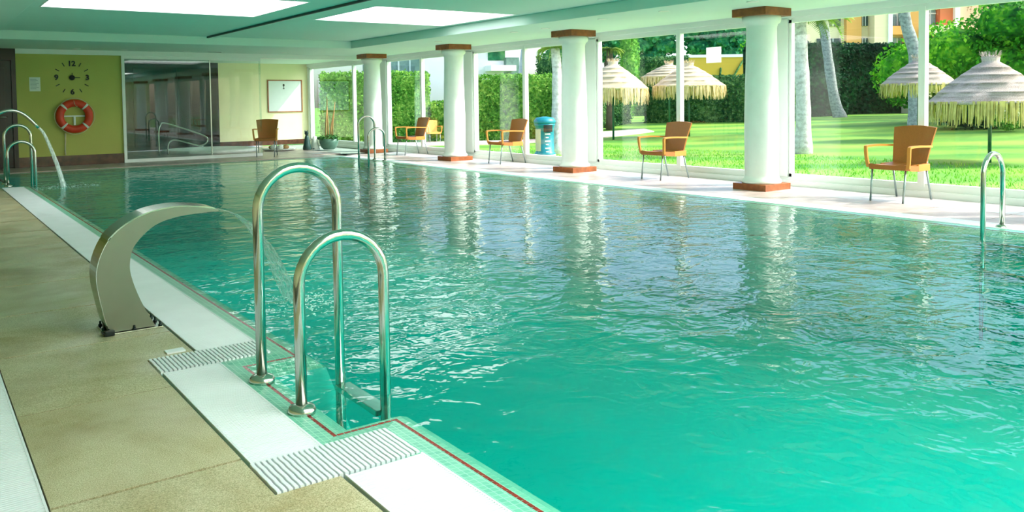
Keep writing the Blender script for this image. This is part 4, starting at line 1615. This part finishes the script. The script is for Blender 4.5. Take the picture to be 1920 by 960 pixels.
# right apartment block, local x along the facade (m), facade faces the pool
bR = facade('apartment_block', 67.9, 44.0, .2, 'orange and cream apartment block above the tall dark hedge at the right')
def bb(n, x0, x1, z0, z1, mat, y0=0, y1=1.0):
    return box(n, x0, x1, y0, y1, z0, z1, M[mat], bR)
k_ = .0482
px = lambda u: (u - 1563) * k_
box('wall', px(1470), px(1905), .8, 9, 0, 15, M['cream_wall'], bR)
bb('wall_panel', px(1590), px(1618), 0, 15, 'orange_wall', .2)
bb('wall_panel', px(1635), px(1660), 0, 15, 'cream_wall', -.6)
bb('pilaster', px(1660), px(1668), 0, 15, 'white_wall', -.7)
bb('wall_panel', px(1700), px(1728), 0, 15, 'orange_wall', -.2)
bb('wall_panel', px(1763), px(1787), 0, 15, 'coral_wall', 0)
bb('pilaster', px(1787), px(1796), 0, 15, 'white_wall', -.4)
bb('wall_panel', px(1796), px(1905), 0, 15, 'pink_wall', 0)
for zf in (3.3, 6.5, 9.7):
    bb('balcony_slab', px(1668), px(1700), zf, zf + .75, 'orange_wall', -.6)
    bb('balcony_slab', px(1728), px(1790), zf, zf + .75, 'cream_wall', -.9)
    for (u0, u1, mt) in ((1619, 1634, 'window_dark'), (1669, 1699, 'window_grey'), (1730, 1762, 'window_grey'), (1538, 1583, 'window_dark')):
        wdw = bb('window', px(u0), px(u1), zf + .9, zf + 3.0, mt, .7, .78)
        for q in range(1, 3):
            xx = px(u0) + (px(u1) - px(u0)) * q / 3
            box('glazing_bar', xx - .03, xx + .03, .62, .7, zf + .9, zf + 3.0, M['white_wall'], wdw)
        box('glazing_bar', px(u0), px(u1), .62, .7, zf + 1.9, zf + 2.0, M['white_wall'], wdw)
    for q in range(12):
        xx = px(1669) + (px(1699) - px(1669)) * q / 11
        bb('baluster', xx - .015, xx + .015, zf + .75, zf + 1.6, 'dark', -.5, -.47)
# ochre garden wall
yw = facade('ochre_wall', 44.4, 42.0, .0, 'ochre yellow garden wall with pale coping above the middle hedge', 'wall', math.atan2(-3.2, 4.3))
box('wall_face', 0, 6.8, 0, .3, 0, 4.15, M['ochre_wall'], yw)
box('coping', -.05, 6.85, -.06, .36, 4.15, 4.35, M['white_wall'], yw)
for sx_, pts in ((1.7, [(0, 0), (-.1, 1.2), (.05, 2.6), (0, 3.6)]), (4.0, [(0, 0), (.1, 1.5), (.6, 2.6), (1.4, 3.9)]), (4.0, [(0, 1.4), (-.3, 2.4), (-.2, 3.4)]), (6.5, [(0, 0), (0, 2), (.1, 3.9)])):
    tube('climbing_stem', [(sx_ + a, -.07, b) for a, b in pts], .07, M['leaf_mid'], yw, 6)
# white villa behind the left hedge
vb = facade('white_villa', 24.5, 38.0, -.1, 'bright white villa behind the light green hedge', 'building', math.radians(-15))
q_ = .0288
vx = lambda u: (u - 880) * q_
box('wall', vx(858), vx(960), 0, 5, 0, 4.6, M['white_wall'], vb)
box('terrace_slab', vx(920), vx(970), -1.0, 0, 2.95, 3.25, M['white_wall'], vb)
box('canopy', vx(922), vx(1000), -1.0, 0, 4.3, 5.0, M['white_wall'], vb)
w1 = box('window', vx(926), vx(960), -.06, 0, 3.55, 4.2, M['leaf_pine'], vb)
box('pillar', vx(958), vx(984), -.4, .2, 0, 3.7, M['pot'], vb)
box('wall', vx(800), vx(858), 1.0, 5, 0, 3.9, M['white_wall'], vb)
# glazed pavilion at far left
gpv = facade('glass_pavilion', 18.06, 32.24, -.35, 'grey blue glazed pavilion above the hedge beside the farthest column')
box('wall', -2.2, .4, 0, 3, 0, 4.6, M['window_grey'], gpv)
for k in range(6):
    box('glazing_bar', -2.15 + k * .5, -2.09 + k * .5, -.05, 0, 0, 4.6, M['white_wall'], gpv)
box('wall', .4, 1.9, -.4, 3, 0, 3.85, M['white_wall'], gpv)
box('roof', -2.3, 2.0, -.1, 3, 4.6, 4.8, M['white_wall'], gpv)
# closed parasol
cp = empty('closed_parasol', (22.9, 30.6, gz(22.9)), 0, 'closed grey parasol standing behind the hedge left of the white palm', 'parasol')
lathe('canvas', [(.08, 1.6), (.30, 1.75), (.27, 2.4), (.18, 3.2), (.08, 3.9), (.01, 4.05)], M['canvas_grey'], cp, 14, jitter=.06)
tube('pole', [(0, 0, 0), (0, 0, 1.7)], .03, M['white'], cp, 8)
# beige utility block on the lawn
ub = box('utility_block', -.9, .9, 0, 1.2, 0, 1.35, M['cream_wall'], None, .02)
ub.location = (45.0, 23.4, gz(45.0) - .03)
ub.rotation_euler = (0, 0, math.atan2(CR.y, CR.x))
tag(ub, 'square beige utility block at the foot of the tall dark hedge', 'utility block')
# white houses glimpsed between the pines
hs = facade('far_house', 74.0, 66.0, 0, 'far white houses with red roofs glimpsed between the pine trunks')
box('wall', -6, 12, 0, 6, 0, 5.4, M['white_wall'], hs)
bm = bmesh.new()
vs_ = [bm.verts.new(p) for p in ((-6.3, -.3, 5.4), (12.3, -.3, 5.4), (12.3, 6.3, 5.4), (-6.3, 6.3, 5.4), (-5, 3, 6.1), (11, 3, 6.1))]
for f_ in ((0, 1, 5, 4), (2, 3, 4, 5), (0, 4, 3), (1, 2, 5), (0, 3, 2, 1)):
    bm.faces.new([vs_[i] for i in f_])
bm_obj('roof', bm, M['roof_red'], hs)
for q in range(6):
    box('window', -5 + q * 2.8, -4 + q * 2.8, -.05, 0, 3.6, 4.8, M['window_grey'], hs)
